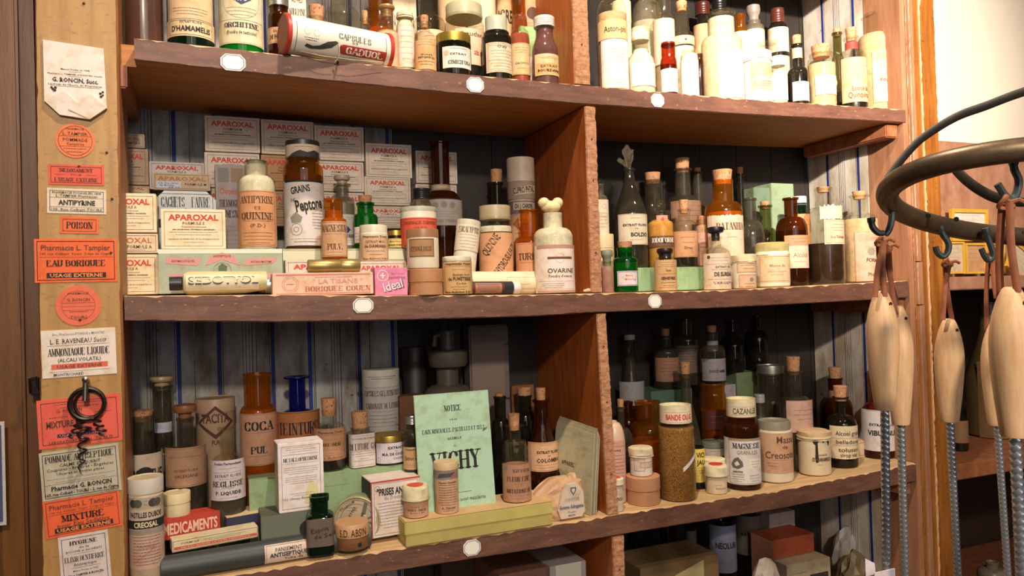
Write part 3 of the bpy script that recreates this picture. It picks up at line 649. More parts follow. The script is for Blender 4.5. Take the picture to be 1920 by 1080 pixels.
            mb = MB(); mb.lathe([(q * .62, H + hp), (q * .6, H + hp + .001), (q * .3, H + hp + .0014), (0, H + hp + .001)], flat('c8442c', .35), 18, wob=.06); mb.obj('wax_seal', lido)
            mb = MB(); n = 24; mb.tube([(q * 1.06 * math.cos(6.2832 * i / n), q * 1.06 * math.sin(6.2832 * i / n), H - liph * .8) for i in range(n)], .0006, flat('90826a', .8), 6, closed=True); mb.obj('string', lido)
    TOPZ[label] = z0 + H
    return t, p, R, H
def cork_mat():
    if 'cork' in MATS: return MATS['cork']
    m, nt, p = newmat('cork'); f = noise(nt, coords(nt), 260, 3, .6)
    c = ramp(nt, f, [(.32, '6a4024'), (.42, 'b8845c'), (.75, 'cc9c70')]); nt.links.new(c, p.inputs['Base Color']); p.inputs['Roughness'].default_value = .8
    bump(nt, p, f, .5, .0006); MATS['cork'] = m; return m
def seeds_mat():
    if 'seeds' in MATS: return MATS['seeds']
    m, nt, p = newmat('seeds'); v = coords(nt, (1, 1, .8)); wv = nt.nodes.new('ShaderNodeTexWave'); wv.inputs['Scale'].default_value = 190; wv.inputs['Distortion'].default_value = 26; wv.inputs['Detail'].default_value = 2; wv.inputs['Detail Scale'].default_value = 1.6
    nt.links.new(v, wv.inputs['Vector'])
    nt.links.new(ramp(nt, wv.outputs['Fac'], [(.15, '4a2408'), (.5, '9a5c18'), (.85, 'd49a44')]), p.inputs['Base Color']); p.inputs['Roughness'].default_value = .7
    bump(nt, p, wv.outputs['Fac'], .6, .001); MATS['seeds'] = m; return m
def tin(name, label, cat, u, w, v, Y, body='cfc3a0', lid=None, lidh=.18, labs=(), part='lid', **kw):
    """straight sided can, jar or turned box with a slightly wider lid"""
    p1 = atY(u, v, Y); R = wid(w, p1, u) / 2; on = kw.get('on'); bv = kw.get('bv')
    if bv is not None: z0 = atY(u, bv, Y - R).z
    elif isinstance(on, str): z0 = TOPZ[on]
    elif on is not None: z0 = on
    else: z0 = shz(KEY[0], p1.x)
    z0 += .0002; vb = pj(Vector((p1.x, Y, z0)))[1]
    p = atY(u, (v + vb) / 2, Y); p = Vector((p.x, Y, z0)); H = p1.z - z0
    t = thing(name, label, cat, p, 0, GRP[0] or None)
    if kw.get('tilt'): t.rotation_euler = (math.radians(kw.get('tiltx', 0)), math.radians(kw['tilt']), 0)
    hl = lidh * H; Rb = R * kw.get('rb', .965)
    bm_ = flat(body, .55, 0, .14, 60) if isinstance(body, str) else body
    mb = MB(); mb.lathe([(0, 0), (Rb * .97, 0), (Rb, .0008), (Rb, H - hl), (Rb * .96, H - hl + .001), (Rb * .96, H - .001), (0, H - .001)], bm_, 40); mb.obj('body', t)
    lm = flat(lid, .5, kw.get('metal', 0), .12, 60) if isinstance(lid, str) else (lid or bm_)
    mb = MB(); mb.lathe([(R * .965, H - hl), (R, H - hl + .0005), (R, H - .0006), (R * .985, H), (R * .93, H), (R * .91, H - .0012), (0, H - .0012)] if not kw.get('flatlid') else [(R * .965, H - hl), (R, H - hl + .0005), (R, H - .0008), (R * .97, H), (0, H)], lm, 40); 
    lo = mb.obj(part, t)
    camang = math.atan2(CAM.y - p.y, CAM.x - p.x); face0 = camang * .55 + (-math.pi / 2) * .45
    for L in labs:
        v0, v1, wf, lc, spec = L[:5]; off = L[5] if len(L) > 5 else 0.
        za = max(.0008, atY(u, v1, Y - R).z - z0); zb = min(H - .0006, atY(u, v0, Y - R).z - z0)
        if zb - za < .001: continue
        RR = R if (za + zb) / 2 > H - hl else Rb; 
        if zb > H - hl and za < H - hl: RR = R
        ha = math.asin(min(1, wf)) if wf < 1 else 1.9; W = 2 * ha * RR; mb = MB(); F = cyl_F(RR, face0 + math.asin(off), za)
        if lc: label_patch(mb, W, zb - za, F, lc)
        if spec: printing(mb, spec, min(W, 2.3 * RR), zb - za, F, .00042)
        mb.obj('paper_label', t)
    TOPZ[label] = z0 + H
    return t, p, R, H
def B(name, label, cat, u0, u1, v0, Y, D, col, spec='', on=None, bv=None, rot=0., mats=None, side=None, chip=.0006, extra=None, parts=None, tiltx=0.):
    um = (u0 + u1) / 2; p1 = atY(um, v0, Y)
    if bv is not None: z0 = atY(um, bv, Y).z
    elif isinstance(on, str): z0 = TOPZ[on]
    elif on is not None: z0 = on
    else: z0 = shz(KEY[0], p1.x)
    z0 += .0002; vm = (v0 + pj(Vector((p1.x, Y, z0)))[1]) / 2
    a, b = atY(u0, vm, Y), atY(u1, vm, Y); W = b.x - a.x; H = p1.z - z0
    mb = MB(); m_ = col if not isinstance(col, str) else paper(col)
    mb.box(-W / 2, W / 2, 0, D, 0, H, m_, bev=chip)
    if side: # differently coloured side/top skins
        sm = paper(side) if isinstance(side, str) else side
        mb.box(-W / 2 - .0003, -W / 2 + .001, .0012, D - .001, .001, H - .001, sm); mb.box(W / 2 - .001, W / 2 + .0003, .0012, D - .001, .001, H - .001, sm)
    if spec: printing(mb, spec, W, H, flat_F(Matrix()), .0003)
    if extra: extra(mb, W, H, D)
    o = mb.obj(name); o.location = ((a.x + b.x) / 2, Y, z0); o.rotation_euler = (math.radians(tiltx), 0, math.radians(rot)); tag(o, label, cat, GRP[0] or None)
    TOPZ[label] = z0 + H
    return o, W, H
def lying(name, label, cat, pa, pb, R, segs, spec=None, face=-80, labcol=None, lr=(0, 1), sp_h=None, flat_=1.0, R2=None):
    """tube lying along pa->pb; segs = (part, t0, t1, radius factor, material)"""
    pa, pb = Vector(pa), Vector(pb); ax = pb - pa; L = ax.length; ax.normalize()
    side = Vector((0, 0, 1)); n1 = (side - ax * side.dot(ax)).normalized(); n2 = ax.cross(n1)   # n1 up
    M = Matrix((n2, n1, ax)).transposed()
    if M.determinant() < 0: M = Matrix((-n2, n1, ax)).transposed()
    t = thing(name, label, cat, pa, 0, GRP[0] or None)
    M4 = M.to_4x4()
    for nm, t0, t1, rf, mt in segs:
        mb = MB(); r = R * rf; a, b = t0 * L, t1 * L; e = min(.001, r * .1)
        mb.lathe([(0, a + e * .6), (r * .88, a + e * .6), (r * .92, a), (r, a + e), (r, b - e), (r * .92, b), (r * .88, b - e * .6), (0, b - e * .6)], mt, 36, M=M4); mb.obj(nm, t)
    if spec is not None:
        a, b = lr[0] * L, lr[1] * L; W = b - a; Hh = sp_h or R * 1.9; cdir = (CAM - (pa + pb) / 2).normalized()
        th0 = math.atan2(cdir.dot(n1), cdir.dot(ax.cross(n1) if True else n2)); s2 = ax.cross(n1)
        th0 += math.radians(face)
        def F(x, y, o):
            th = th0 + (y - Hh / 2) / R * (1 if math.cos(th0) > 0 or True else -1)
            rr = R * 1.0 + o; return ax * (a + W / 2 + x) + s2 * (rr * math.cos(th)) + n1 * (rr * math.sin(th))
        # make sure increasing y goes upward on the visible side
        if F(0, Hh * .6, 0).z < F(0, Hh * .4, 0).z:
            def F(x, y, o):
                th = th0 - (y - Hh / 2) / R
                rr = R * 1.0 + o; return ax * (a + W / 2 + x) + s2 * (rr * math.cos(th)) + n1 * (rr * math.sin(th))
        mb = MB()
        if labcol:
            vs = []; n = 14
            for i in range(n + 1): 
                y = Hh * i / n; vs += [F(-W / 2, y, .0002), F(W / 2, y, .0002)]
            mb.add(vs, [(2 * i, 2 * i + 1, 2 * i + 3, 2 * i + 2) for i in range(n)], paper(labcol), True)
        if spec: printing(mb, spec, W, Hh, F, .0005)
        mb.obj('paper_label', t)
    return t
CR_, KR, WH, YC = 'e8dab4', 'c8986a', 'e4dccc', 'e6d6a2'
# ================================================================ MIDDLE SHELF, LEFT BAY
KEY[0] = 'mid'
def AP(l='A', flat_=False):
    if flat_: return "b~.09~.0004~n|t~APAROXAL~.66~.26~.8~b8603c|t~FORMULE %s~.33~.17~.4~n~.2|d~.16~1~.8" % l
    return "b~.07~.0004~n|T~APAROXAL~.79~.14~.78~r|t~FORMULE %s~.645~.065~.34~n|t~Traitement rationnel~.555~.035~.38|T~des syndromes d'irritation vertebrale~.49~.035~.66|d~.42~2~.76~.065|t~Laboratoires de l'APAROXAL, 28, Rue du Regard, Paris 6e~.25~.035~.78|d~.17~1~.4" % l
GRP[0] = 'red lettered medicine cartons on the middle shelf'
AC = 'd6ccb4'
def ap(u0, u1, v0, v1, Y, l, lab, fl=False, c=AC, D=.03, **k): return B('medicine_carton', lab, 'carton', u0, u1, v0, Y, D, c, AP(l, fl), bv=v1, **k)
ap(384, 487, 219, 285, .19, 'M', 'red lettered formula M carton, top of the leftmost high stack at the back')
ap(384, 487, 287, 352, .19, 'A', 'carton behind the grey box, second down in the leftmost high back stack')
ap(384, 487, 354, 420, .19, 'A', 'mostly hidden carton third down in the leftmost high back stack')
ap(490, 588, 226, 290, .19, 'A', 'red lettered carton directly above and behind the white corked quinine bottle')
ap(490, 588, 292, 357, .19, 'A', 'brown stained carton between the white quinine bottle and the tall peptone jar', c='b48c5c')
ap(490, 588, 359, 424, .19, 'A', 'dark carton low behind the gap between quinine bottle and peptone jar', c='b09068')
ap(590, 682, 237, 301, .19, 'A', 'red lettered carton at the top behind the tall peptone jar', rot=-1)
ap(592, 682, 303, 359, .19, 'E', 'formula E carton behind the grey stoppered bottle')
ap(592, 682, 361, 416, .19, 'A', 'carton whose end letters show between grey bottle and green bottle')
ap(686, 772, 270, 333, .185, 'A', 'red lettered carton on top of the stack above the small green bottle')
ap(684, 770, 332, 385, .185, 'A', 'red lettered carton second from the top above the small green bottle')
ap(686, 772, 387, 428, .185, 'A', 'cut off carton right of the small green bottle, lowest lettering visible of its stack')
ap(780, 857, 284, 344, .215, 'L', 'white edged carton behind the tall brown bottle, its right edge showing')
ap(780, 857, 346, 400, .215, 'A', 'lower white edged carton behind the tall brown bottle')
ap(780, 872, 443, 474, .185, 'A', 'dark stained carton lying low behind the orange labelled jar', c='a08058')
ap(190, 271, 250, 276, .16, 'A', 'flat carton end with orange letters, topmost at the far left beside the post', True, c='b8a888')
ap(190, 278, 278, 346, .16, 'A', 'shaded beige carton at the left post, second from the top', c='b49c7c')
ap(192, 280, 348, 372, .155, 'A', 'narrow strip of carton with red letters just above the bright left carton', c='d0c090')
ap(180, 293, 362, 436, .06, 'A', 'bright cream carton with pink letters against the left post', c='e8dcae')
ap(180, 296, 438, 475, .06, 'A', 'flat carton end reading formula A below the bright left carton', True, c='e0cca0')
ap(180, 297, 477, 553, .06, 'A', 'lowest bright carton against the left post, standing on the shelf', c='e0d2a4')
ap(280, 383, 304, 356, .17, 'A', 'cool white carton with purple-red letters standing behind the flat priced carton', c='ccc8bc')
p5 = "b~.09~.0004~n|t~APAROXAL~.68~.24~.84~b07040|r~.08~.5~-.45~-.02~ccd0dc|t~2 fr. Pris 14.00~.4~.09~.34~b~-.24|t~la Boite~.28~.09~.24~b~-.26|t~28.00~.16~.09~.2~b~-.14|t~FORMULE M~.36~.14~.38~n~.24"
B('medicine_carton', 'flat carton with orange letters and a small blue-printed price sticker', 'carton', 287, 394, 325, .145, .05, 'c8b48c', p5, bv=357)
# tins and flat boxes
GRP[0] = ''
def tinbox():
    u0, u1 = 290, 405; a, b = atY(u0, 380, .115), atY(u1, 380, .115); z0 = TOPZ_z; W = b.x - a.x; H = atY(340, 358, .115).z - z0
    mb = MB(); c = .012; pts = [(-W / 2, 0), (W / 2, 0), (W / 2, H - c), (W / 2 - c, H), (-W / 2 + c, H), (-W / 2, H - c)]
    mb.add([(x, 0, z) for x, z in pts] + [(x, .02, z) for x, z in pts], [tuple(range(6))] + [(i, i + 6, (i + 1) % 6 + 6, (i + 1) % 6) for i in range(6)], flat('a4a8a4', .4, .2, .15, 40))
    printing(mb, "b~.05~.0006|S~CACHETS    FAIVRE~.82~.16~.8|t~A~.70~.05~.04|T~L'OXYQUINOTHEINE~.61~.09~.6|r~.40~.54~-.45~.45|T~EN 10 MINUTES SOULAGE~.47~.09~.66~w|d~.32~4~.85~.07", W, H, flat_F(Matrix()), .0003)
    o = mb.obj('cachet_tin'); o.location = ((a.x + b.x) / 2, .115, z0); tag(o, 'grey metal tin with cut corners and black ornate print, behind the front cream carton', 'tin')
_, _, _ = B('flat_box', 'sage green box with white rim and pink ribbon banners, front left of the shelf', 'box', 297, 530, 467, .05, .12, 'a9b698',
    "r~.9~1~-.5~.5~e8e4d0|P~d4948c~-.44,.68,-.20,.62,-.16,.78,-.44,.82|P~d4948c~-.14,.62,-.09,.84,0,.92,.1,.84,.15,.62,.1,.66,0,.76,-.09,.66|P~d4948c~.18,.62,.42,.66,.46,.80,.2,.76|P~d4948c~-.42,.3,-.18,.3,-.16,.46,-.42,.44|P~d4948c~.3,.28,.48,.3,.46,.44,.3,.42|t~ANTIMOUSTIQUES~.73~.05~.18~n~-.31|t~ANTIRHUMATISME~.7~.05~.18~n~.32|t~ANTISEPTIQUE~.84~.05~.14~n~0|o~0~.5~.2~g|P~5a6a50~-.03,.4,.03,.4,.04,.6,0,.68,-.03,.6|d~.36~1~.2~.05~g~-.3", bv=549)
TOPZ['green tin'] = TOPZ['sage green box with white rim and pink ribbon banners, front left of the shelf']
B('flat_box', 'long pale flat box at the back carrying the peptone jar', 'box', 531, 800, 466, .085, .12, 'b4b890', 'r~.75~.95~-.5~.5~d4d4b4', bv=549)
TOPZ['tier'] = TOPZ['long pale flat box at the back carrying the peptone jar']
GRP[0] = 'red lettered medicine cartons on the middle shelf'
ap(536, 662, 487, 549, .042, 'A', 'carton behind the lying brass tube, only its two first letters showing')
ap(666, 762, 490, 549, .042, 'A', 'carton under the small cream lidded pot, behind the pink packet')
TOPZ['tier1'] = TOPZ['carton behind the lying brass tube, only its two first letters showing']
TOPZ['tier1b'] = TOPZ['carton under the small cream lidded pot, behind the pink packet']
ap(302, 423, 392, 467, .062, 'E', 'bright cream formula E carton standing on the sage green box', on='green tin', D=.028, c='ece0b4')
GRP[0] = ''
B('flat_box', 'plain dark box filling the back behind the sage green box', 'box', 283, 500, 440, .172, .065, '6a6450', bv=549)
tinbox_z = TOPZ['green tin']
TOPZ_z = tinbox_z; tinbox()
B('tall_carton', 'grey-violet shaded tall carton with red and black script left of the quinine bottle', 'carton', 405, 462, 309, .125, .05, 'a09890', "r~.8~.96~-.42~-.06~807c78|r~.8~.96~.02~.4~907860|t~Charpentier~.70~.06~.7~r|S~THERMOGENE~.56~.08~.8|S~DUMESNIL~.44~.08~.7|d~.3~5~.7~.05", on='green tin', side='4a4038')
GRP[0] = 'bottles and jars in the left bay of the middle shelf'
V('powder_bottle', 'white powder bottle with orange-tan quinine label on the sage green box', 'bottle', 482, 72, 304, .092, 'clear', (.74, .84), .60, 1.06, liph=.003, fill=(.96, 'white'), on='green tin', labs=[(357, 462, 1, 'd09a68', 'b~.03~.0004~n|S~ANTIPYRINE~.83~.12~.84~n|S~ET~.68~.05~.14~n|S~QUININE~.54~.12~.8~n|l~.45~.76~n|t~(P.D.)~.37~.06~.34~n|d~.24~4~.7~.06~n')], stop=('mush', 2, 'c8c4b4', 1.0))
V('wide_jar', 'tall amber jar with ornate white peptone label and torn cream lid band', 'jar', 570, 76, 296, .125, 'amber', (.84, .92), .82, 1.04, liph=.003, fill=(.8, '5a2c0a'), on='tier', labs=[(338, 463, 1, 'd8d4c4', "r~0~.02|r~.97~1|T~GRAINS~.86~.10~.42~k~-.1~10|t~DE~.70~.04~.1~k~-.26|T~Peptone~.64~.17~.62~k~.1~10|o~-.2~.26~.09|o~-.2~.26~.04|P~8a867c~-.3,.36,-.1,.36,-.06,.44,-.2,.52,-.34,.44|d~.5~6~.3~.045~k~.3|d~.12~2~.7~.04|t~Pharmacie~.56~.035~.26~k~.3|l~.07~.5"), (300, 300, 0, None, '')], stop=('lid', 29, '2c2c30', 1.04, 'cbbf9c', 'P~34343c~-.45,.0,.5,.0,.5,.42,.3,.55,.1,.36,-.1,.52,-.3,.3|d~.8~1~.7~.3~n'))
V('stoppered_bottle', 'greyish glass bottle with flared ground stopper behind the amber magnesium bottle', 'bottle', 643, 46, 345, .15, 'grey', (.70, .8), .52, 1.35, fill=(.7, 'grey'), stop=('mush', 16, 'a89880', 1.3), on='tier', labs=[(402, 460, .95, 'd4d2c0', 'P~b~.0,.5,.12,.62,.24,.5,.12,.38|d~.9~2~.7|T~SUCRE VANI~.3~.12~.7|d~.15~2~.7~.06')])
V('amber_bottle', 'orange amber bottle labelled magnesium powder in front of the peptone jar', 'bottle', 626, 50, 373, .062, 'amber', (.60, .68), .70, 1.04, fill=(.8, 'b87a30'), on='tier1', labs=[(415, 481, .96, 'd0aa7c', 'b~.03~.0004~n|S~MAGNESIUM~.80~.2~.94~n|l~.64~.9~n|S~PULV.~.28~.16~.5~n|l~.12~.5~n')])
V('green_bottle', 'small bright green bottle with crumbly cork behind the cream damiana pot', 'bottle', 686, 46, 380, .12, 'green', (.66, .76), .66, 1.12, fill=(.72, '1c7a30'), on='tier', stop=('cork', 13, .85), labs=[(425, 455, .7, 'dcd4bc', 'd~.6~3~.8~.2', -.5)])
V('small_pot', 'white lidded pot with tan damiana label above the pink packet', 'pot', 701, 54, 434, .066, body='dcd4c0', sh=(.9, .94), nr=.93, lip=1.03, liph=.003, on='tier1b', stop=('lid', 11, 'd8d0b8', 1.04), labs=[(440, 488, .97, 'd2b286', 'r~.88~1~-.5~.5~d8c8a0|T~Pharmacie Tours~.92~.08~.8~n|b~.06~.0003~n|t~EXTRAIT MOU~.72~.09~.62~n|T~de DAMIANA~.55~.11~.7~n|d~.36~2~.6~.14~n|t~Rue Aubriot, 5 & 6~.06~.08~.8~n', .05)])
V('small_jar', 'small dark jar with yellow label and brass lid, half hidden beside the damiana pot', 'jar', 742, 34, 440, .1, 'dark', (.86, .92), .9, 1.02, on='tier', fill=(.8, 'dark'), stop=('lid', 7, 'b09848', 1.04), labs=[(447, 480, .95, 'd8c46c', 'b~.05~.0003|t~EXTRAIT~.66~.12~.6|T~MARRONNIER~.3~.16~.86|c~-.3~.66~.12~g')])
V('wide_jar', 'white jar with bright orange-red pharmacy label and glass rim, second tier', 'jar', 785, 68, 396, .088, body='e0d8c4', sh=(.97, .985), nr=.97, lip=1.02, liph=.002, on='tier', stop=('lid', 6, 'a8a890', 1.04), labs=[(408, 474, 1, 'd4583c', 'b~.04~.0004~n|S~PHARMACIE CARONNE~.82~.1~.86~n|t~rue de la~.66~.06~.3~n|d~.52~4~.7~.12~n')])
V('small_bottle', 'grey glass bottle with black cap behind the orange labelled jar', 'bottle', 791, 40, 368, .135, 'grey', (.8, .9), .7, 1.04, on='tier', fill=(.7, 'grey'), stop=('screw', 14, '1c1c20', 1.2))
tin('round_wooden_box', 'round plywood box at the shelf edge carrying the cream cynoglossum pot', 'box', 798, 66, 505, .018, 'b8845a', None, .5, flatlid=True)
V('small_pot', 'cream pot with brown ring lid and tan cynoglossum label, on the round plywood box', 'pot', 793, 60, 444, .020, body='e6dcc4', sh=(.93, .96), nr=.95, lip=1.03, liph=.002, on='round plywood box at the shelf edge carrying the cream cynoglossum pot', stop=('lid', 13, '9c7050', 1.06), labs=[(447, 482, .76, 'a88458', 'b~.04~.0006~n|S~CYNOGLOSSE~.45~.24~.82~n', -.22)])
V('large_bottle', 'tall dark brown bottle with two grey-cream labels at the back of the middle shelf', 'bottle', 828, 78, 266, .165, 'brown', (.56, .68), .44, 1.1, fill=(.95, '1c0c06'), labs=[(343, 370, 1, 'bcae8c', 'r~0~.06~-.5~.5~504838|b~.04~.0004|t~ALCOOLE DE MARRUBE~.62~.22~.7~n'), (372, 423, 1, 'a8a494', 'r~.96~1|c~-.18~.74~.12~g|c~0~.76~.12~g|c~.18~.74~.12~g|d~.5~3~.6~.09|T~BRASSE FRERES~.16~.1~.7~g')])
_t, _p, _R, _H = tin('carton_tube', 'leaning white eucalyptus tube between the brown bottle and the quinine jar', 'tube', 868, 46, 412, .072, 'd8d0b8', 'c0b8a4', .12, labs=[(420, 470, .98, 'd8d0b0', 'S~EUCALYPTUS~.80~.22~.8|d~.6~5~.66~.12~g')], bv=545, tilt=9, tiltx=-4)
_t.location.x -= .0035
V('small_pot', 'tan labelled fumitory jar with black-crusted white lid, right of the plywood box', 'pot', 857, 56, 489, .018, 'clear', (.93, .97), .95, 1.02, liph=.002, fill=(.9, '6a5238'), stop=('cloth', 8, 'd8d0bc', 1.0), labs=[(491, 551, .97, 'd0ac6c', 'T~Pharmacie Tours~.93~.06~.8~n|b~.05~.0004~n|l~.86~.9~n|d~.76~1~.5|t~Extrait mou~.6~.08~.5~n~.08|T~de FUMETERRE~.47~.11~.72~n~.04|t~Codex~.33~.07~.3~n~.06|d~.22~2~.5~.08~n|T~Rue Aubriot, 5 & 6~.06~.07~.86~n')])
V('wide_jar', 'clear-shouldered jar with tan paper lid and slanting quinine lettering', 'jar', 930, 64, 408, .085, 'clear', (.84, .9), .88, 1.03, fill=(.88, 'white'), stop=('lid', 21, 'a89878', 1.04), labs=[(434, 545, 1, 'd09c6c', 'r~.98~1~-.5~.5~n|t~QUININE~.78~.14~.6~k~-.2~52|t~BROMHYDRO-SULFATE~.46~.13~1.2~k~.12~52|t~BROM~.2~.1~.3~k~.34~52')])
tin('paper_tube', 'tall mottled brown and white carton tube printed cupro', 'tube', 979, 52, 298, .125, 'a8927c', 'b0a090', .2, flatlid=True, labs=[(338, 372, 1, '8c7c6c', 'P~b8a890~-.3,.2,.5,.34,.5,.8,-.3,.6|T~CUPRO PHTAL.~.5~.32~.72~k~.04~6'), (376, 400, 1, '6c6058', 'r~.3~.9~-.36~.5~b0a08c|T~CH. J. CARION~.6~.34~.6'), (404, 480, 1, 'b89468', 'd~.9~7~.6~.11~n|P~8a4a20~-.4,.8,-.2,.95,-.1,.6')])
V('dark_bottle', 'black corked bottle in the deep shade behind the quinine jar', 'bottle', 934, 44, 342, .19, 'dark', (.5, .6), .46, 1.2, fill=(.45, 'dark'), stop=('cork', 24, 1.1))
V('amber_bottle', 'orange amber bottle with tan turbith label beside the white ovary powder bottle', 'bottle', 994, 60, 393, .078, 'amber', (.60, .68), .56, 1.08, fill=(.6, 'bc8038'), labs=[(455, 548, .95, 'cc9464', 'b~.03~.0003~n|S~TURBITH~.72~.13~.86~n|l~.60~.7~n|t~mineral~.4~.1~.5~n')])
V('powder_bottle', 'white ovary powder bottle topped with a lumpy wax knot, front right of the bay', 'bottle', 1038, 76, 393, .032, 'clear', (.66, .78), .50, 1.06, liph=.004, fill=(.97, 'white'), labs=[(459, 549, .98, 'ece0c8', 'r~.92~1~-.5~.5~b88c78|r~.0~.05~-.5~.5~c49a84|o~.05~.72~.1~g~.0003|r~.7~.75~-.22~.36~7a4038|t~OVARINE~.46~.09~.6~k~.08|t~Poudre d\'ovaires~.35~.055~.54~k~.07|l~.24~.9~p|d~.19~3~.5~.04~g~-.12|l~.08~.9~p')])
_wp = atY(1033, 393, .032); _mb = MB()
for dx, dz, r_ in ((-.0115, .004, .0088), (.0115, .0045, .0088), (0, -.002, .010), (-.006, -.001, .010), (.006, -.001, .010)):
    _mb.lathe([(r_ * math.cos(b), r_ * math.sin(b) * .95) for b in [-1.5 + 3.0 * i / 10 for i in range(11)]], flat('e4cfa0', .55, 0, .1, 90), 20, M=Matrix.Translation((_wp.x + dx, .032, _wp.z + .006 + dz)), wob=.04)
o = _mb.obj('wax_knot'); tag(o, 'lumpy two-lobed cream wax knot over the mouth of the ovary powder bottle', 'stopper'); GRP[0] = ''
# lying pieces
def SZ(u, Y, v=552): 
    q = atY(u, v, Y); return q.x, shz(KEY[0], q.x)
foil, cream, blk = flat('c8b060', .3, .55, .2, 50), flat('dccf9c', .45, 0, .15, 60), flat('26262a', .4)
xa, za = SZ(318, .022); xb, zb = SZ(498, .022); R = .0150
_tt = thing('ointment_tube', 'cream squeezed ointment tube with dark cap lying in front of the sage green box', 'tube', (xa, .022, za + R))
mb = MB(); mb.lathe([(0, 0), (.0085, 0), (.0088, .014), (.0075, .015), (0, .015)], blk, 20, M=Matrix.Rotation(math.pi / 2, 4, 'Y')); mb.obj('tube_cap', _tt)
mb = MB(); P = []; n = 24; L = xb - xa; secs = [(.015, .008, .008), (.0165, .012, .012), (.022, .0155, .0148), (.05, .0156, .0148), (.09, .0152, .0142), (.115, .0155, .012), (L - .002, .017, .0045), (L, .0172, .003)]
for x, ry, rz in secs:
    for i in range(n): a = 6.28318 * i / n; P.append((x, min(ry, .0195) * math.sin(a) * (1 if rz > .01 else .8), rz * math.cos(a) + (.0148 - rz) * -.0 + (.002 if x > .1 else 0)))
mb.add(P, [(j * n + i, j * n + (i + 1) % n, (j + 1) * n + (i + 1) % n, (j + 1) * n + i) for j in range(len(secs) - 1) for i in range(n)] + [tuple(range(n - 1, -1, -1)), tuple((len(secs) - 1) * n + i for i in range(n))], flat('d8cc9a', .45, 0, .15, 50), True)
mb.obj('tube_body', _tt)
mb = MB(); F = lambda x, y, o: Vector((.063 + x, -(.0156 + o) * math.cos((y - .011) / .0155), (.0148 + o) * math.sin((y - .011) / .0155)))
n = 12; mb.add([F(x, .022 * i / n, .0002) for i in range(n + 1) for x in (-.044, .042)], [(2 * i, 2 * i + 1, 2 * i + 3, 2 * i + 2) for i in range(n)], paper('e8dcb0'), True)
printing(mb, 'T~SEDOTYOL~.62~.44~.98~50555c|T~SEDOTYOL~.64~.30~.95~e8dcb0', .084, .022, F, .0005); mb.obj('paper_label', _tt)
lying('ointment_tube', 'silver capped small tube end behind the squeezed cream tube', 'tube', (SZ(486, .05)[0], .05, za + .0115), (SZ(512, .05)[0], .05, za + .0115), .011, [('tube_body', 0, .35, .95, foil), ('tube_cap', .35, 1, 1, flat('c8ccd0', .3, .8))])
B('flat_box', 'long cream and pink boric box at the front of the middle shelf', 'box', 511, 700, 511, .012, .028, 'e6c4a0', "r~.88~.94~-.47~.47~d08078|r~.06~.1~-.47~.47~d08078|o~-.33~.5~.36~d08078|o~-.33~.5~.28~d08078|d~.5~1~.1~.1~n~-.33|t~\" LA TISANE \"~.62~.2~.5~d8948c~.14|S~BORIQUEE COUEN~.28~.2~.66~c87870~.14|d~.8~1~.5~.1~p~.1", chip=.0008)
B('paper_packet', 'bright pink packet with slanting white lettering beside the long boric box', 'packet', 703, 764, 502, .012, .026, 'e08ca8', "o~-.26~.72~.2~w~.0008|P~w~-.34,.7,-.18,.7,-.18,.74,-.34,.74|P~w~-.28,.62,-.24,.62,-.24,.82,-.28,.82|t~Papier Frimousse~.8~.08~.42~c06080~.2|t~paristhine~.66~.12~.5~a04868~.18|t~Ideal~.36~.34~.62~4a2030~.06~14|t~Ideal~.375~.32~.6~f4e4e8~.04~14|r~.0~.03~-.5~.5~c06080", rot=0)
TOPZ['boric'] = TOPZ['long cream and pink boric box at the front of the middle shelf']
xa = atY(577, 497, .024).x; xb = atY(674, 497, .024).x; zz = TOPZ['boric'] + .0092
lying('metal_tube', 'tarnished brass tube lying on the long boric box', 'tube', (xa, .024, zz), (xb, .024, zz), .009, [('tube_body', 0, .66, .97, flat('a89058', .4, .6, .25, 60)), ('tube_cap', .62, 1, 1.04, flat('b09a60', .35, .6, .2, 60))])
xa, za = SZ(880, .05); xb, zb = SZ(1003, .05); R = .0178
lying('paper_roll', 'rolled cream paper lying behind the small dark tube', 'roll', (xa, .050, za + R), (xb, .050, zb + R + .0005), R, [('rolled_sheet', 0, 1, 1, paper('e4d8ac'))], 'b~.04~.0003~g|l~.4~.5', 0, None, (.5, .98), .02)
xa, za = SZ(880, .017); xb, zb = SZ(973, .017); R = .0098
lying('small_tube', 'dark tube with brown-red label and white cap lying beside the fumitory jar', 'tube', (xa, .017, za + R), (xb, .017, zb + R + .0005), R, [('tube_body', 0, .86, 1, flat('30343a', .4)), ('tube_cap', .86, 1, .98, flat('e4dcd0', .4))], 'r~0~1~-.5~-.40~5a2820|r~0~1~.42~.5~5a2820|b~.1~.0003~n|d~.8~5~.7~.14~n', 0, 'b07c60', (.02, .66), .0165)
lying('paper_scrap', 'small bright orange scrap below the squeezed cream tube', 'scrap', (SZ(308, .004)[0], .004, za + .0024), (SZ(320, .004)[0], .004, za + .0024), .0022, [('scrap', 0, 1, 1, flat('f06848', .6))])
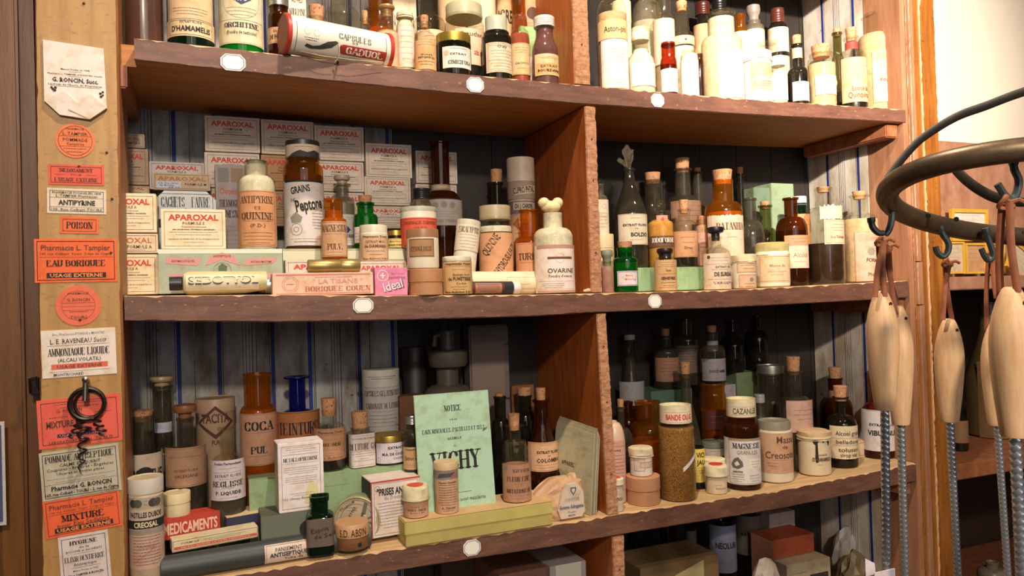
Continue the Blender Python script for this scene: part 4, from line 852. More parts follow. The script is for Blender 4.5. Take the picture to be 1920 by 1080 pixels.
# ================================================================ MIDDLE SHELF, RIGHT BAY
GRP[0] = ''
B('flat_box', 'pale green box lying behind the small bottles in the right bay of the middle shelf', 'box', 1190, 1322, 501, .062, .07, '9cc48c', on=.0038)
TOPZ['gb'] = TOPZ['pale green box lying behind the small bottles in the right bay of the middle shelf']
B('green_carton', 'tall pale green carton in the back right corner of the middle shelf', 'carton', 1449, 1491, 344, .185,   .05, '8ea67c', 'r~.84~.845~-.5~.5~889c78')  # green of these cartons lowered to hold the shadow falling across them
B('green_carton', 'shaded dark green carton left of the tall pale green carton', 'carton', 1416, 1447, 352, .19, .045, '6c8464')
GRP[0] = 'bottles and jars in the right bay of the middle shelf'
V('small_bottle', 'pale labelled bottle half hidden behind the divider, above the cream jar', 'bottle', 1126, 30, 345, .085, 'grey', (.62, .78), .5, 1.1, fill=(.5, '3a3028'), bv=440, stop=('ball', 12), labs=[(374, 439, 1, 'e0d4b0', 'o~.1~.8~.07~p|d~.6~5~.6~.1')])
tin('cream_pot', 'cream jar behind the divider below the pale labelled bottle', 'jar', 1131, 42, 440, .085, 'ddd0ac', 'd8c498', .26, labs=[(462, 530, 1, 'dcc898', 'b~.05~.0003|d~.7~5~.5~.1')])
V('small_bottle', 'small pink powder bottle with grey-green stopper, touching the divider', 'bottle', 1139, 25, 490, .026, 'clear', (.76, .84), .8, 1.05, fill=(.8, 'c09084'), stop=('mush', 22, '8c9078', 1.12))
V('green_bottle', 'vivid green bottle with pale cork and small white label, front of the right bay', 'bottle', 1173, 46, 464, .026, 'green', (.70, .78), .64, 1.04, fill=(.66, '1c8a34'), stop=('cork', 11, .96), labs=[(508, 536, .84, 'e4dcd4', 'b~.04~.0008~6a6a88|t~Bleu~.7~.1~.3~o~.02|t~Boriq.~.45~.14~.5~o~.1')])
t, p, R, H = V('flask', 'slender flask with dark liquid under a crumpled clear film top', 'flask', 1182, 62, 316, .108, 'smoke', (.5, .93), .30, 1.2, st='flask', on='gb', fill=(.30, 'dark'), labs=[(401, 459, .92, 'dccfac', 'b~.02~.0003|d~.86~1~.4|T~EXTRAIT FLUIDE~.64~.07~.7|t~DE~.52~.04~.08|T~BOLDO~.33~.12~.5~k~.1|d~.16~1~.5', .1)])
mb = MB(); r = random.Random(4); film = glass('e0ded6', dusty=.16)
for k, (dx, dz, wd, ph) in enumerate([(.002, .040, .015, .2), (.010, .032, .012, 1.0), (-.016, .018, .010, .4), (-.010, .012, .009, 1.3), (.006, .026, .012, 2.0), (-.003, .022, .010, 2.8)]):
    P = []; m_ = 8
    for i in range(m_ + 1):
        s_ = i / m_; c0 = Vector((dx * s_, .006 * math.sin(ph + s_ * 2) * s_, H - .004 + (dz + .004) * s_)); hw = (.003 + wd * .55 * math.sin(min(1.6, s_ * 2.0))) * (1 if s_ < .75 else 1 - (s_ - .75) * 2.6)
        sd = Vector((math.cos(ph * .6), math.sin(ph * .6), 0))
        for j in (-1, -.4, .2, 1): P.append(c0 + sd * hw * j + Vector((0, .0022 * math.sin(j * 5 + s_ * 9 + ph), .003 * r.random())))
    mb.add(P, [(i * 4 + j, i * 4 + j + 1, (i + 1) * 4 + j + 1, (i + 1) * 4 + j) for i in range(m_) for j in range(3)], film, True)
mb.tube([(.0052 * math.cos(6.283 * i / 16), .0052 * math.sin(6.283 * i / 16), H - .003) for i in range(16)], .0008, flat('c0b8a8', .5), 6, closed=True)
mb.obj('film_cover', t)
V('corked_bottle', 'dark bottle with wide bulging cork behind the iodoform bottle', 'bottle', 1227, 52, 338, .195, 'smoke', (.6, .7), .58, 1.06, fill=(.62, '2e2418'), stop=('cork', 14, 1.0))
V('stoppered_bottle', 'iodoform bottle of yellow powder with clear ball stopper', 'bottle', 1239, 50, 396, .10, 'clear', (.74, .82), .72, 1.12, on='gb', fill=(.84, 'dc9c48'), stop=('ball', 24), labs=[(442, 463, .95, '6a4a30', 'S~IODOFORME~.62~.4~.84~w|d~.2~1~.6|', .0), (403, 420, .6, 'cc9a78', 'P~c8503c~-.1,.3,.1,.3,.14,.6,0,.8,-.14,.6')])
V('large_bottle', 'big clear bottle with tall cork and brown label at the back of the right bay', 'bottle', 1283, 66, 317, .17, 'smoke', (.64, .78), .44, 1.22, fill=(.1, '302820'), stop=('cork', 20, .95), labs=[(376, 470, .92, 'a07c5c', 'b~.03~.0003~n|l~.9~.8~n|d~.8~7~.6~.1~n', .1)])
V('corked_bottle', 'slim clear bottle with short brown cork, just right of the big clear bottle', 'bottle', 1311, 34, 322, .219, 'smoke', (.55, .72), .5, 1.12, fill=(.4, '5a4030'), stop=('cork', 7, .8))
V('corked_bottle', 'small bottle with long cork and tan label standing on the pale green box', 'bottle', 1284, 48, 392, .088, 'clear', (.68, .80), .46, 1.1, on='gb', fill=(.24, 'dark'), stop=('cork', 17, .82), labs=[(433, 482, .96, 'cc9c6c', 'b~.03~.0003~n|d~.76~2~.5~.2~n|t~Sirop~.36~.12~.3~n')])
V('small_bottle', 'front bottle wrapped in tan label with black sealed stopper', 'bottle', 1248, 42, 482, .026, 'clear', (.80, .88), .72, 1.1, fill=(.7, '9a7a50'), stop=('mush', 17, '241c18', 1.04), labs=[(487, 547, 1, 'd2ac74', 'd~.92~2~.7~.08|l~.78~.9~n|t~Guaya~.66~.07~.2|l~.54~.8~n|T~GENIEVRES~.4~.09~.6|d~.26~2~.6~.1~n|l~.1~.8~n')])
V('small_bottle', 'narrow pinkish bottle with cloth top between the tan labelled bottle and the amber bottle', 'bottle', 1319, 30, 412, .10, 'clear', (.78, .88), .66, 1.2, on='gb', fill=(.9, 'c89c80'), stop=('cork', 7, 1.0), labs=[(436, 498, 1, 'd4a488', 'd~.8~5~.6~.12~n')])
V('amber_bottle', 'large amber bottle with fresh cork and torn cream label', 'bottle', 1358, 72, 338, .07, 'amber', (.70, .80), .54, 1.02, fill=(.70, 'c08434'), stop=('cork', 19, .98), labs=[(401, 530, .99, 'e0c8a4', 'S~RATANHIA~.82~.1~.7~n|d~.66~1~.3~.1~n|d~.5~1~.1|b~.01~.0003~n', .12, .03)])
V('stoppered_bottle', 'clear front bottle with black stopper and cream elder-flower label', 'bottle', 1343, 54, 444, .028, 'clear', (.64, .80), .38, 1.2, fill=(.2, 'e0cc98'), stop=('mush', 19, '18141a', 1.6), labs=[(475, 544, .98, 'e2ceaa', 'c~-.36~.9~.05~n|d~.88~2~.7~.08|l~.7~.9~n|t~EXTRAIT DE~.62~.06~.5~k~.1|d~.55~1~.7~.1|T~DE SUREAU~.42~.11~.62~k~.12|l~.28~.8~n|t~"L\'AIR LIQUI~.18~.06~.6~k~.06')])
V('small_pot', 'white pot with worn paper cap and framed labels, right of the clear front bottle', 'pot', 1395, 46, 488, .028, body='e8dec8', sh=(.93, .96), nr=.93, lip=1.02, liph=.003, stop=('cloth', 11, 'd8c49c', 1.08), labs=[(491, 512, .86, 'd8b88c', 'b~.08~.0004~n|d~.7~2~.6~.3~n', .1), (514, 540, .8, 'd8b48c', 'b~.05~.0003~n|c~.1~.6~.16~g|d~.3~2~.5~.2~n', .15)])
V('small_pot', 'squat white pot tied with olive-gold cloth, cream framed label', 'pot', 1448, 66, 472, .036, body='ece4cc', sh=(.93, .96), nr=.95, lip=1.02, liph=.004, stop=('cloth', 17, 'b0a468', 1.0), labs=[(478, 530, .94, 'e0c494', 'b~.05~.0004~n|t~Masse de~.62~.1~.4~g|d~.4~2~.5~.12~g')])
V('dark_bottle', 'dark bottle standing between the amber bottle and the gold tied pot', 'bottle', 1408, 54, 372, .12, 'smoke', (.5, .75), .44, 1.15, fill=(.56, 'dark'), stop=('ball', 12))
V('dark_bottle', 'olive glass corked bottle in front of the green cartons', 'bottle', 1437, 48, 385, .145, 'olive', (.5, .72), .44, 1.3, fill=(.5, '20241c'), stop=('cork', 7, .9))
V('dark_bottle', 'almost black bottle with red cork in the darkest back of the right bay', 'bottle', 1391, 40, 326, .212, 'dark', (.45, .62), .32, 1.2, fill=(.6, 'dark'), stop=('cork', 12, .95))
V('amber_bottle', 'dark liquid bottle with amber neck and tan and cream label', 'bottle', 1485, 60, 371, .058, 'brown', (.62, .78), .42, 1.22, fill=(.62, 'dark'), labs=[(441, 503, .86, 'dcc4a0', 'r~.68~1~-.5~.5~c88c68|d~.9~2~.6~.1~n|t~Alcool~.4~.14~.5~g|d~.2~1~.6~.1~g', .22)])
V('green_bottle', 'dark green bottle with white cap right behind the amber necked bottle', 'bottle', 1501, 40, 381, .105, 'dgreen', (.6, .8), .68, 1.05, fill=(.7, '0e2014'), stop=('screw', 12, 'e8e4dc', 1.05), labs=[(401, 460, 1, 'c88c58', 'd~.8~4~.6~.14~n')])
V('large_bottle', 'big bottle of brown liquid with peeling cream label, right end of the middle shelf', 'bottle', 1546, 74, 353, .06, 'clear', (.66, .80), .42, 1.12, fill=(.42, 'oil'), stop=('cork', 2, .8), labs=[(382, 412, .62, 'dcc098', '', .12, .2), (412, 458, .68, 'dcb890', 'b~.05~.0004~n|d~.8~3~.6~.12~n|t~Sirop Thebaique~.3~.12~.6~n', .38)])
V('powder_bottle', 'large bottle of beige powder with short cork beside the right post', 'bottle', 1614, 70, 366, .062, 'clear', (.68, .78), .46, 1.2, fill=(.72, 'beige'), stop=('cork', 7, .85), labs=[(434, 528, .9, 'd0a484', 'b~.01~.0003~n|P~c89474~-.4,.8,.4,.82,.4,.97,-.4,.95|t~Gomme~.87~.08~.5~g|c~-.1~.6~.08~g|T~FORMULE~.42~.07~.5~n~.02~-4|d~.28~1~.5|t~Pharmacie~.14~.07~.5~n~.05', .4)])
# ================================================================ LOWER SHELF, LEFT BAY
KEY[0] = 'bot'; GRP[0] = ''
def lowbox(*a, **k): return B(*a, **k)
B('flat_box', 'long pale green ledger-like box across the lower left bay, behind the white carton', 'box', 468, 770, 886, .085, .042, '8ca878', 'd~.8~1~.3~.1~g', side='b8986c')
TOPZ['gl'] = TOPZ['long pale green ledger-like box across the lower left bay, behind the white carton']
B('flat_box', 'flat dark tin with cream top lying under the white carton', 'tin', 490, 600, 962, .032, .05, '5c6048', 'r~.5~1~-.5~.5~6a7060|c~.3~.6~.2~k', side='3c4034')
TOPZ['ft'] = TOPZ['flat dark tin with cream top lying under the white carton']
B('tall_carton', 'tall white metal-ephedrine carton standing in the lower left bay', 'carton', 522, 607, 829, .036, .04, 'ece6d8', "b~.07~.0004~444a50|P~e0d49c~.05,.1,.4,.12,.36,.34,.2,.46,.1,.3|d~.93~3~.66~.03~g|l~.83~.8|S~METALLOPHEDRINE~.755~.05~.78|l~.70~.8|d~.64~4~.76~.03|d~.50~4~.7~.03~g|t~122, Champs Elysees~.19~.028~.6~k~-.1|d~.26~2~.5~.03", on='ft', rot=2, side='dcd2bc')
B('carton', 'white carton with red edges reading prises, leaning against the green box', 'carton', 696, 790, 898, .035, .05, 'dcd4c0', "r~.0~1~-.5~-.485~c04030|r~.97~1~-.5~.5~c04030|b~.05~.0004|o~-.38~.87~.05~c04030|T~\"PRISES ANTI~.80~.12~.62~k~-.08|t~du Docteur~.69~.07~.46~g~-.02|d~.6~9~.74~.055~k", bv=1003, rot=4, side='3c3836')
mb = MB()
# round tin disc standing on edge
p = atY(668, 936, .045); R = .0325; s0 = shz('bot', p.x)
t = thing('round_tin', 'round tin standing on edge with ornate grey label, between white and red-edged cartons', 'tin', (p.x, .045, s0 + R + .0003), math.radians(-24))
Mr = Matrix.Rotation(math.pi / 2, 4, 'X') @ Matrix.Rotation(0, 4, 'Z')
mb.lathe([(0, -.024), (R * .97, -.024), (R, -.022), (R, -.004), (R * .995, -.0036), (0, -.0036)], flat('8a9470', .45, .2, .2, 50), 48, M=Mr); mb.obj('body', t)
mb = MB(); mb.lathe([(R * .97, -.006), (R * 1.01, -.005), (R * 1.01, .001), (R * .97, .002), (R * .92, .0005), (0, .0005)], flat('b4a884', .4, .2, .15, 50), 48, M=Mr); mb.obj('lid', t)
mb = MB(); FF = lambda x, y, o: Vector((x, -.0008 - o, y - R * .9))
mb.add([FF(R * .9 * math.cos(6.28318 * i / 40), R * .9 + R * .9 * math.sin(6.28318 * i / 40), 0) for i in range(40)], [tuple(range(40))], paper('b8ac8c'))
printing(mb, 'o~0~.5~.48~k~.0004|o~0~.5~.39~k~.0004|t~TABLETTES~.60~.06~.5~k~-.16~58|t~PHARMACIE DEPOT~.4~.08~.62~k~.02~58|P~6a6454~-.05,.08,.06,.06,.28,.9,.2,.95|t~DOCTEUR~.46~.07~.4~w~.13~66|c~.33~.5~.09~6a6454|c~.33~.5~.04~b8ac8c|d~.8~2~.3~.07~k~-.1|t~STRONTIUM~.84~.05~.4~k~-.22~32', R * 1.8, R * 1.8, FF, .0004); mb.obj('paper_label', t)
# flat yellow box
pA, pB = atY(760, 1022, -.003), atY(1038, 985, -.003)
GRP[0] = ''
t = thing('cardboard_box', 'long flat yellow cardboard box with lid at the front edge of the lower shelf', 'box', ((pA.x + pB.x) / 2, -.003, shz('bot', pA.x) + .0006), math.radians(0))
W = pB.x - pA.x; D = .075; H1 = .0335; ye = flat('c4b468', .6, 0, .14, 30); ye2 = flat('b8a860', .6, 0, .14, 30)
mb = MB(); mb.box(-W / 2 + .0012, W / 2 - .0012, .0012, D - .001, 0, H1 - .003, ye2, bev=.0006); mb.obj('box_base', t)
mb = MB(); mb.box(-W / 2, W / 2, 0, D, H1 * .48, H1, ye, bev=.001); mb.box(-W / 2 + .001, W / 2 - .001, .001, D - .001, H1 - .0005, H1 + .0004, flat('cca878', .7, 0, .14, 30)); mb.obj('box_lid', t)
YB = shz('bot', pA.x) + .0006 + H1 + .0006
# green booklet
c = [atY(785, 741, .040), atY(925, 733, .040), atY(932, 949, .024), atY(791, 962, .024)]
t = thing('booklet', 'pale green booklet about mineral waters standing on the yellow box', 'booklet', (c[3].x, .03, YB))
Wb = c[1].x - c[0].x; Hb = c[0].z - YB; ang = 0
Mb = Matrix.Rotation(math.radians(-7), 4, 'X')
mb = MB(); mb.box(0, Wb, .0022, .0045, .001, Hb - .002, paper('e0d8bc'), M=Mb); mb.obj('pages', t)
mb = MB(); mb.box(0, Wb, .0046, .0052, 0, Hb, paper('98b898'), M=Mb); mb.box(0, Wb, .0014, .0021, 0, Hb, paper('a6cca6'), M=Mb)
printing(mb, "S~NOTICE~.865~.05~.23|t~SUR LES~.765~.014~.1|S~EAUX MINERALES, PASTILLES ET SELS~.675~.034~.84|S~NATURELS~.60~.018~.18|t~DE~.535~.014~.03|S~VICHY~.41~.155~.66~k|d~.13~1~.24~.05~k~.1|t~ELLES SONT PRESCRITES~.065~.022~.46~k~.14|P~4a6a54~.38,.63,.44,.655,.46,.67,.4,.66", Wb, Hb, lambda x, y, o: Mb @ Vector((Wb / 2 + x, .0014 - o, y)), .0003); mb.obj('cover', t)
TOPZ['yb'] = YB
GRP[0] = 'bottles and jars in the lower left bay'
V('small_pot', 'short tan bitter-sweet pot with red wax seal on the yellow box', 'pot', 780, 46, 930, .022, body='c8a07c', sh=(.93, .96), nr=.98, lip=1.04, liph=.004, on='yb', stop=('wax', 21), labs=[(936, 976, .98, 'c8a078', 'c~0~.86~.06~g|t~Extrait de Tours~.58~.08~.5~n~.04|S~DOUCE-AMERE~.42~.13~.72~n|t~Boite 1 Kil~.26~.08~.5~n|d~.12~1~.4')])
tin('carton_tube', 'slim printed carton tube standing in front of the green booklet', 'tube', 837, 46, 864, .022, 'c4a078', 'ccb088', .15, flatlid=True, labs=[(884, 900, 1, '8a8478', 'P~4a4848~-.4,.2,.1,.3,.3,.8,-.3,.7|r~.2~.5~.05~.4~b05848'), (902, 967, 1, 'c8a47c', 'T~Digestive Grandelles~.94~.05~.7~n|d~.86~9~.72~.075~n|T~A. TISON~.16~.06~.5~n|d~.08~1~.5~.05~n')], on='yb')
V('glass_vial', 'clear topped vial with brown toilet-water label at the right end of the yellow box', 'bottle', 968, 54, 826, .03, 'clear', (.60, .64), .72, 1.02, on='yb', fill=(.6, 'a07c60'), labs=[(871, 944, .99, 'b48864', 'c~-.42~.9~.07~g|S~VERT VEGETAL~.84~.08~.56~k~.1|S~FLEUR FINE~.62~.12~.74~k|d~.5~1~.6|S~IMITATIONS DE~.30~.10~.8|d~.18~2~.7~.08')])
GRP[0] = ''
def packet():
    a = atY(997, 975, .02); b = atY(1092, 960, .02); W = b.x - a.x; H = .060; z = shz('bot', a.x)
    mb = MB(); P = []; secs = [(0, .3, .12), (.12, .75, .62), (.3, .95, .95), (.55, 1, 1), (.85, .98, 1.0), (1.0, .8, .84)]
    bm = bmesh.new(); bmesh.ops.create_cube(bm, size=1)
    bmesh.ops.subdivide_edges(bm, edges=bm.edges[:], cuts=6, use_grid_fill=True); r = random.Random(8)
    for v in bm.verts:
        x, y, zz = v.co; f = x + .5
        tp = min(1, .42 + f * 1.2); 
        v.co = Vector((x * W * (1 - .05 * (zz + .5)), y * .055 * tp - (.0 if y > 0 else .004 * (zz < 0)), (zz + .5) * H * min(1, .5 + f * .9)))
        if zz > .45: v.co.z -= .004 * abs(y) * 4
        v.co += Vector((r.gauss(0, .0007), r.gauss(0, .0007), abs(r.gauss(0, .0005))))
    bmesh.ops.bevel(bm, geom=[e for e in bm.edges if e.calc_face_angle(0) > 1.0], offset=.003, segments=2, affect='EDGES')
    bm.verts.index_update(); mb.add([v.co.copy() for v in bm.verts], [tuple(q.index for q in f.verts) for f in bm.faces], paper('c8a478'), False); bm.free()
    t = thing('paper_packet', 'crumpled kraft paper packet with blue shield stamp beside the yellow box', 'packet', ((a.x + b.x) / 2, .040, z))
    mb.obj('wrapped_paper', t)
    mb = MB(); c = Vector((W * .20, -.034, 0)); Lw, Lh = .044, .050; FF = lambda x, y, o: c + Vector((x, -o - .0, y + .004))
    sh = [(-.4, 0), (.4, 0), (.5, .2), (.46, .75), (.26, 1), (-.14, 1), (-.34, .7), (-.5, .25)]
    mb.add([FF(x * Lw, y * Lh, 0) for x, y in sh] + [FF(x * Lw, y * Lh, -.006) for x, y in sh], [tuple(range(8))] + [(i, i + 8, (i + 1) % 8 + 8, (i + 1) % 8) for i in range(8)], paper('d8c8a8'))
    printing(mb, 'P~4a6478~-.02,.9,.2,.9,.2,.8,.09,.66,-.02,.8|P~d8c8a8~.03,.86,.15,.86,.15,.8,.09,.72,.03,.8|t~COOPER~.56~.08~.56~7a8490~.04|l~.5~.6~7a8490|T~Gomme Adragante~.34~.11~.92~46607c|t~Poudre~.18~.05~.3~46607c~.02|T~MELUN~.08~.04~.25~46607c', Lw, Lh, FF, .0004); mb.obj('paper_label', t)
packet()
# leaning papers: sheets standing on edge, their far side towards the back, drooping at the near left corner
r = random.Random(2); GRP[0] = ''
pl, pr_ = atY(1048, 900, .115), atY(1107, 900, .03)
dirx = Vector((pr_.x - pl.x, .012 - .115, 0)); Wd = dirx.length; dirx.normalize(); nrm = Vector((dirx.y, -dirx.x, 0))
for k in range(5):
    z = shz('bot', .52) + .001; Hh = .128 + .004 * (k % 3) + (.006 if k > 4 else 0); n = 12; mb = MB(); P = []; th = .0008
    droop = (.62, .5, .42, .3, .24, .12, .0)[k]
    for i in range(n + 1):
        t_ = i / n; x0 = Wd * droop * (1 - t_) ** 1.6; x1 = Wd - .002 * (k % 2); zz = Hh * t_
        belly = -.012 * math.sin(math.pi * t_)  * .8
        for x_, s_ in ((x0, 1), ((x0 + x1) / 2, .5), (x1, .0)):
            q = dirx * x_ + nrm * (-belly * s_ + .012 * (1 - t_) * 1.0 - .0026 * k) + Vector((0, 0, zz * (1 - .05 * (x_ / Wd))))
            P.append(q); P.append(q - nrm * th)
    fs = []
    for i in range(n):
        a_, b_ = i * 6, (i + 1) * 6
        fs += [(a_, a_ + 2, b_ + 2, b_), (a_ + 2, a_ + 4, b_ + 4, b_ + 2), (a_ + 1, b_ + 1, b_ + 3, a_ + 3), (a_ + 3, b_ + 3, b_ + 5, a_ + 5), (a_, b_, b_ + 1, a_ + 1), (a_ + 4, a_ + 5, b_ + 5, b_ + 4)]
    fs += [(0, 1, 3, 2), (2, 3, 5, 4), (n * 6, n * 6 + 2, n * 6 + 3, n * 6 + 1), (n * 6 + 2, n * 6 + 4, n * 6 + 5, n * 6 + 3)]
    mb.add(P, fs, paper(('b8b48c', 'b4a880', 'a8a684', 'c8bc98', 'b4b08c', 'b8ac84', 'c09870')[k]))
    if k == 0:
        def FF(x, y, o):
            t_ = y / Hh; return dirx * (Wd * .74 + x) + nrm * (.0125 + .0102 + .0008 + .012 * (1 - t_) - .0 + o + .008 * math.sin(math.pi * t_) * .5) + Vector((0, 0, y * .97))
        printing(mb, 'T~APPAREIL~.62~.05~.8~k|t~PAR~.46~.04~.2|t~ELIXIR~.3~.04~.3~k~.3', Wd * .42, Hh, FF, .0006)
    o = mb.obj('folded_paper'); o.location = (pl.x, .115, z); tag(o, ('front olive paper with faded heading leaning towards the divider', 'olive folded paper second from the front of the leaning stack', 'grey-green paper third in the leaning stack', 'thicker cream paper in the middle of the leaning stack', 'olive paper behind the thicker cream one in the leaning stack', 'pale sheet next to last before the divider', 'tan sheet resting against the divider')[k], 'paper', 'old papers leaning against the divider')
GRP[0] = ''
# dentifrice boxes, black tube
zb = shz('bot', 0.0)
tb, _, _ = B('carton', 'red medicament box lying open at the end, near the tall silver capped tube', 'carton', 300, 414, 966, .075, .03, 'b8402c', "T~MEDICAMENTS~.5~.5~.9~e8c0a8", bv=1006, rot=9)
B('carton', 'cream and red striped narrow box lying in front of the red one', 'carton', 322, 486, 1000, .040, .022, 'dccfa0', "r~.18~.42~-.48~.48~c85840|t~NE PAS AVALER LA PATE DENTIFRICE~.3~.12~.8~e8c0a8|b~.06~.0004|t~FORMULE~.66~.12~.2~k~-.3|d~.7~2~.5~.14~g~.1", bv=1022, rot=9)
def topc(mb, W, H, D): mb.box(-W / 2 + .001, W / 2 - .001, .001, D - .001, H - .0004, H + .0005, paper('dcc494'))
B('flat_box', 'dark blue matchbox-like box with cream top beside the striped box', 'box', 424, 497, 966, .070, .045, '2a2c44', 'r~.0~.46~-.5~.5~1c1c28', bv=998, rot=10, extra=topc)
R = .0150; pA = atY(300, 1052, .014); pB = atY(694, 990, .014); zt = shz('bot', 0) + R
lying('blackboard_tube', 'long dark grey cylinder with white antiseptic label lying along the lower shelf edge', 'tube', (pA.x, .019, zt), (pB.x, .026, zt + .001), R, [('tube_body', 0, 1, 1, flat('3c403e', .5, 0, .15, 30)), ('end_cap', .955, 1.004, 1.03, flat('44484a', .5))], 'b~.06~.0004|t~PANSEMENT~.72~.16~.56|T~ANTISEPTIQUE~.5~.18~.8|t~Tube de~.28~.13~.4~k~.1', -22, 'e0d0b8', (.47, .70), .0285)
V('square_bottle', 'small dark green-lipped square bottle with faded handwritten label, front edge of the lower shelf', 'bottle', 600, 52, 928, -.002 + .02, 'dgreen', (.62, .7), .62, 1.12, liph=.006, sq=5, rot=-8, fill=(.6, '0a0c18'), bv=1044, labs=[(972, 1024, .9, '6c5e4c', 't~Esprit~.62~.16~.5~2a2420~0~8|t~de Sel~.4~.16~.56~2a2420~.1~6')], bname='glass_body')
tin('round_wooden_box', 'round wooden box with handwritten lid band at the lower shelf edge', 'box', 660, 64, 977, .016, '8a5c3c', 'c09468', .52, flatlid=True, bv=1035, labs=[(988, 1011, 1, None, 't~S.D. ABSIN~.45~.6~.72~4a2c18'), (1016, 1030, .6, None, 'c~.3~.4~.3~k|d~.6~1~.5~.1~n')])
GRP[0] = 'bottles and jars in the lower left bay'
tin('carton_tube', 'tall silver capped carton tube with black band, foremost at the lower left', 'tube', 275, 68, 893, -.0+.022, 'c8b090', 'c4beb0', .15, labs=[(933, 955, 1, 'b0a488', 'c~-.34~.5~.36~3c3a34|c~-.2~.5~.36~55524a|c~.18~.5~.36~3c3a34|c~.3~.5~.36~55524a|d~.7~2~.1~.3'), (956, 975, 1, 'c4b494', 'T~PASTILLES DUBOIS~.5~.5~.86'), (976, 992, 1, '26241f', 'T~CREOSAL~.5~.6~.62~e0d0a8'), (993, 1003, 1, '9a907c', 'd~.5~1~.6'), (1004, 1068, 1, 'c4a68c', 'd~.95~10~.74~.09~n|P~a85040~-.3,.2,.3,.7,.31,.72,-.3,.22|d~.7~2~.5~.06~b04030')], metal=.0, bv=1092)
tin('small_round_box', 'round cream lidded box with dark base behind the red medicament box', 'box', 332, 52, 922, .09, 'd0c098', 'e0d0a0', .36, bv=982, labs=[(972, 981, 1, '26282c', '')])
V('corked_bottle', 'absinthe bottle with fat pale cork and cream label by the left post', 'bottle', 270, 74, 778, .135, 'smoke', (.55, .68), .62, 1.06, fill=(.55, '14100c'), stop=('cork', 9, .96), labs=[(851, 930, 1, 'd4c4a4', 'T~ABSINTHE~.5~.26~.9|r~.02~.04|', .1)])
V('large_bottle', 'tall clear bottle with wide mushroom cork, back left of the lower bay', 'bottle', 307, 60, 722, .19, 'smoke', (.42, .6), .62, 1.12, fill=(.3, '3a3830'), stop=('mush', 18, 'a08868', 1.25), labs=[(793, 812, .92, 'b8c0cc', '')])
V('corked_bottle', 'dark bottle with wooden stopper and faded tan label between absinthe and liquorice', 'bottle', 350, 78, 782, .13, 'smoke', (.64, .78), .40, 1.1, fill=(.4, 'dark'), stop=('mush', 25, '8a5a34', 1.5), labs=[(838, 912, .97, 'b08c68', 'b~.03~.0004~n|d~.88~2~.5~.06|l~.76~.8~n|t~EXTRAIT FLUIDE~.42~.06~.5~n|t~VALERIANE~.28~.08~.5~n')])
tin('carton_tube', 'tall brown carton drum with dark diamond emblem at the back', 'drum', 406, 76, 745, .19, 'a08468', 'a88c70', .1, labs=[(758, 860, 1, None, 'P~4c2c28~-.42,.66,0,.97,.42,.66,0,.36|P~a08468~-.34,.66,0,.90,.34,.66,0,.44|T~TACITA~.74~.16~.62~4c2c28|t~PUR~.3~.08~.16')])
V('stoppered_bottle', 'clear liquorice extract bottle with white label, front of the dark lower left group', 'bottle', 428, 66, 800, .10, 'clear', (.64, .78), .40, 1.3, fill=(.6, '3c342c'), labs=[(862, 938, .98, 'ccc4bc', 'T~Produits Pharmaceutiques~.92~.06~.7|d~.8~1~.6|l~.7~.8|t~EXTRAIT FLUIDE~.62~.07~.68|d~.54~1~.6|S~REGLISSE~.42~.13~.84|d~.32~1~.4|T~P. LIQUIDE~.2~.08~.64|d~.08~1~.6|r~.0~.012')])
V('amber_bottle', 'tall orange amber coca bottle with tan label', 'bottle', 486, 70, 699, .165, 'amber', (.72, .80), .72, 1.06, fill=(.78, 'a46c24'), labs=[(775, 872, .99, 'c09470', 'b~.02~.0004~n|S~COCA~.76~.17~.72~k|l~.63~.7~n|S~PUL~.30~.13~.4~k|l~.18~.6~n')])
V('cobalt_bottle', 'cobalt blue bottle with flared lip and tarnished gold tincture label', 'bottle', 560, 82, 705, .165, 'blue', (.62, .78), .38, 1.6, liph=.003, fill=(.6, '08081c'), labs=[(771, 870, .99, 'a86c38', 'b~.02~.0006~k|S~TEINTURE~.68~.22~.9~1a1a30|S~D IOURI~.30~.2~.8~1a1a30')])
V('corked_bottle', 'corked bitter-sweet tincture bottle with tan label on the green box', 'bottle', 618, 60, 768, .108, 'clear', (.66, .78), .44, 1.1, fill=(.6, 'dark'), stop=('cork', 22, 1.1), on='gl', labs=[(803, 863, .98, 'c09068', 'b~.03~.0003~n|T~Pharmacie Tours~.88~.07~.7~n|l~.8~.8~n|d~.66~1~.5|S~DOUCE-AMERE~.5~.09~.6|d~.34~2~.4~.1|l~.16~.8~n|t~Rue Aubriot~.09~.07~.7~n')])
V('square_bottle', 'grey square gargle bottle with dotted label and dark tagged cap', 'bottle', 676, 48, 801, .107, 'grey', (.82, .9), .62, 1.05, sq=6, rot=6, on='gl', fill=(.8, '8c8878'), stop=('cork', 30, 1.05), labs=[(813, 878, .98, 'd8d0c0', 'l~.94~.9|t~POUDRE DE CORDE~.86~.05~.66|S~COLLUTOIRE GARG~.62~.2~.96|d~.48~3~.7~.07|l~.26~.3|d~.2~1~.8|l~.06~.9')])
V('wide_jar', 'squat black jar with brass lid and white extract label on the green box', 'jar', 730, 66, 822, .108, 'dark', (.90, .96), .92, 1.02, on='gl', fill=(.85, 'dark'), stop=('lid', 9, 'b09848', 1.06), labs=[(830, 868, .84, 'd0ccc8', 'T~EXTRAIT~.76~.12~.46~k~.1|t~DE~.6~.06~.06~k~.1|T~M.A. DE COCHE~.45~.13~.7~k~.05|t~CODEX~.24~.1~.3~k~.15|o~-.4~.2~.1~p', .1)])
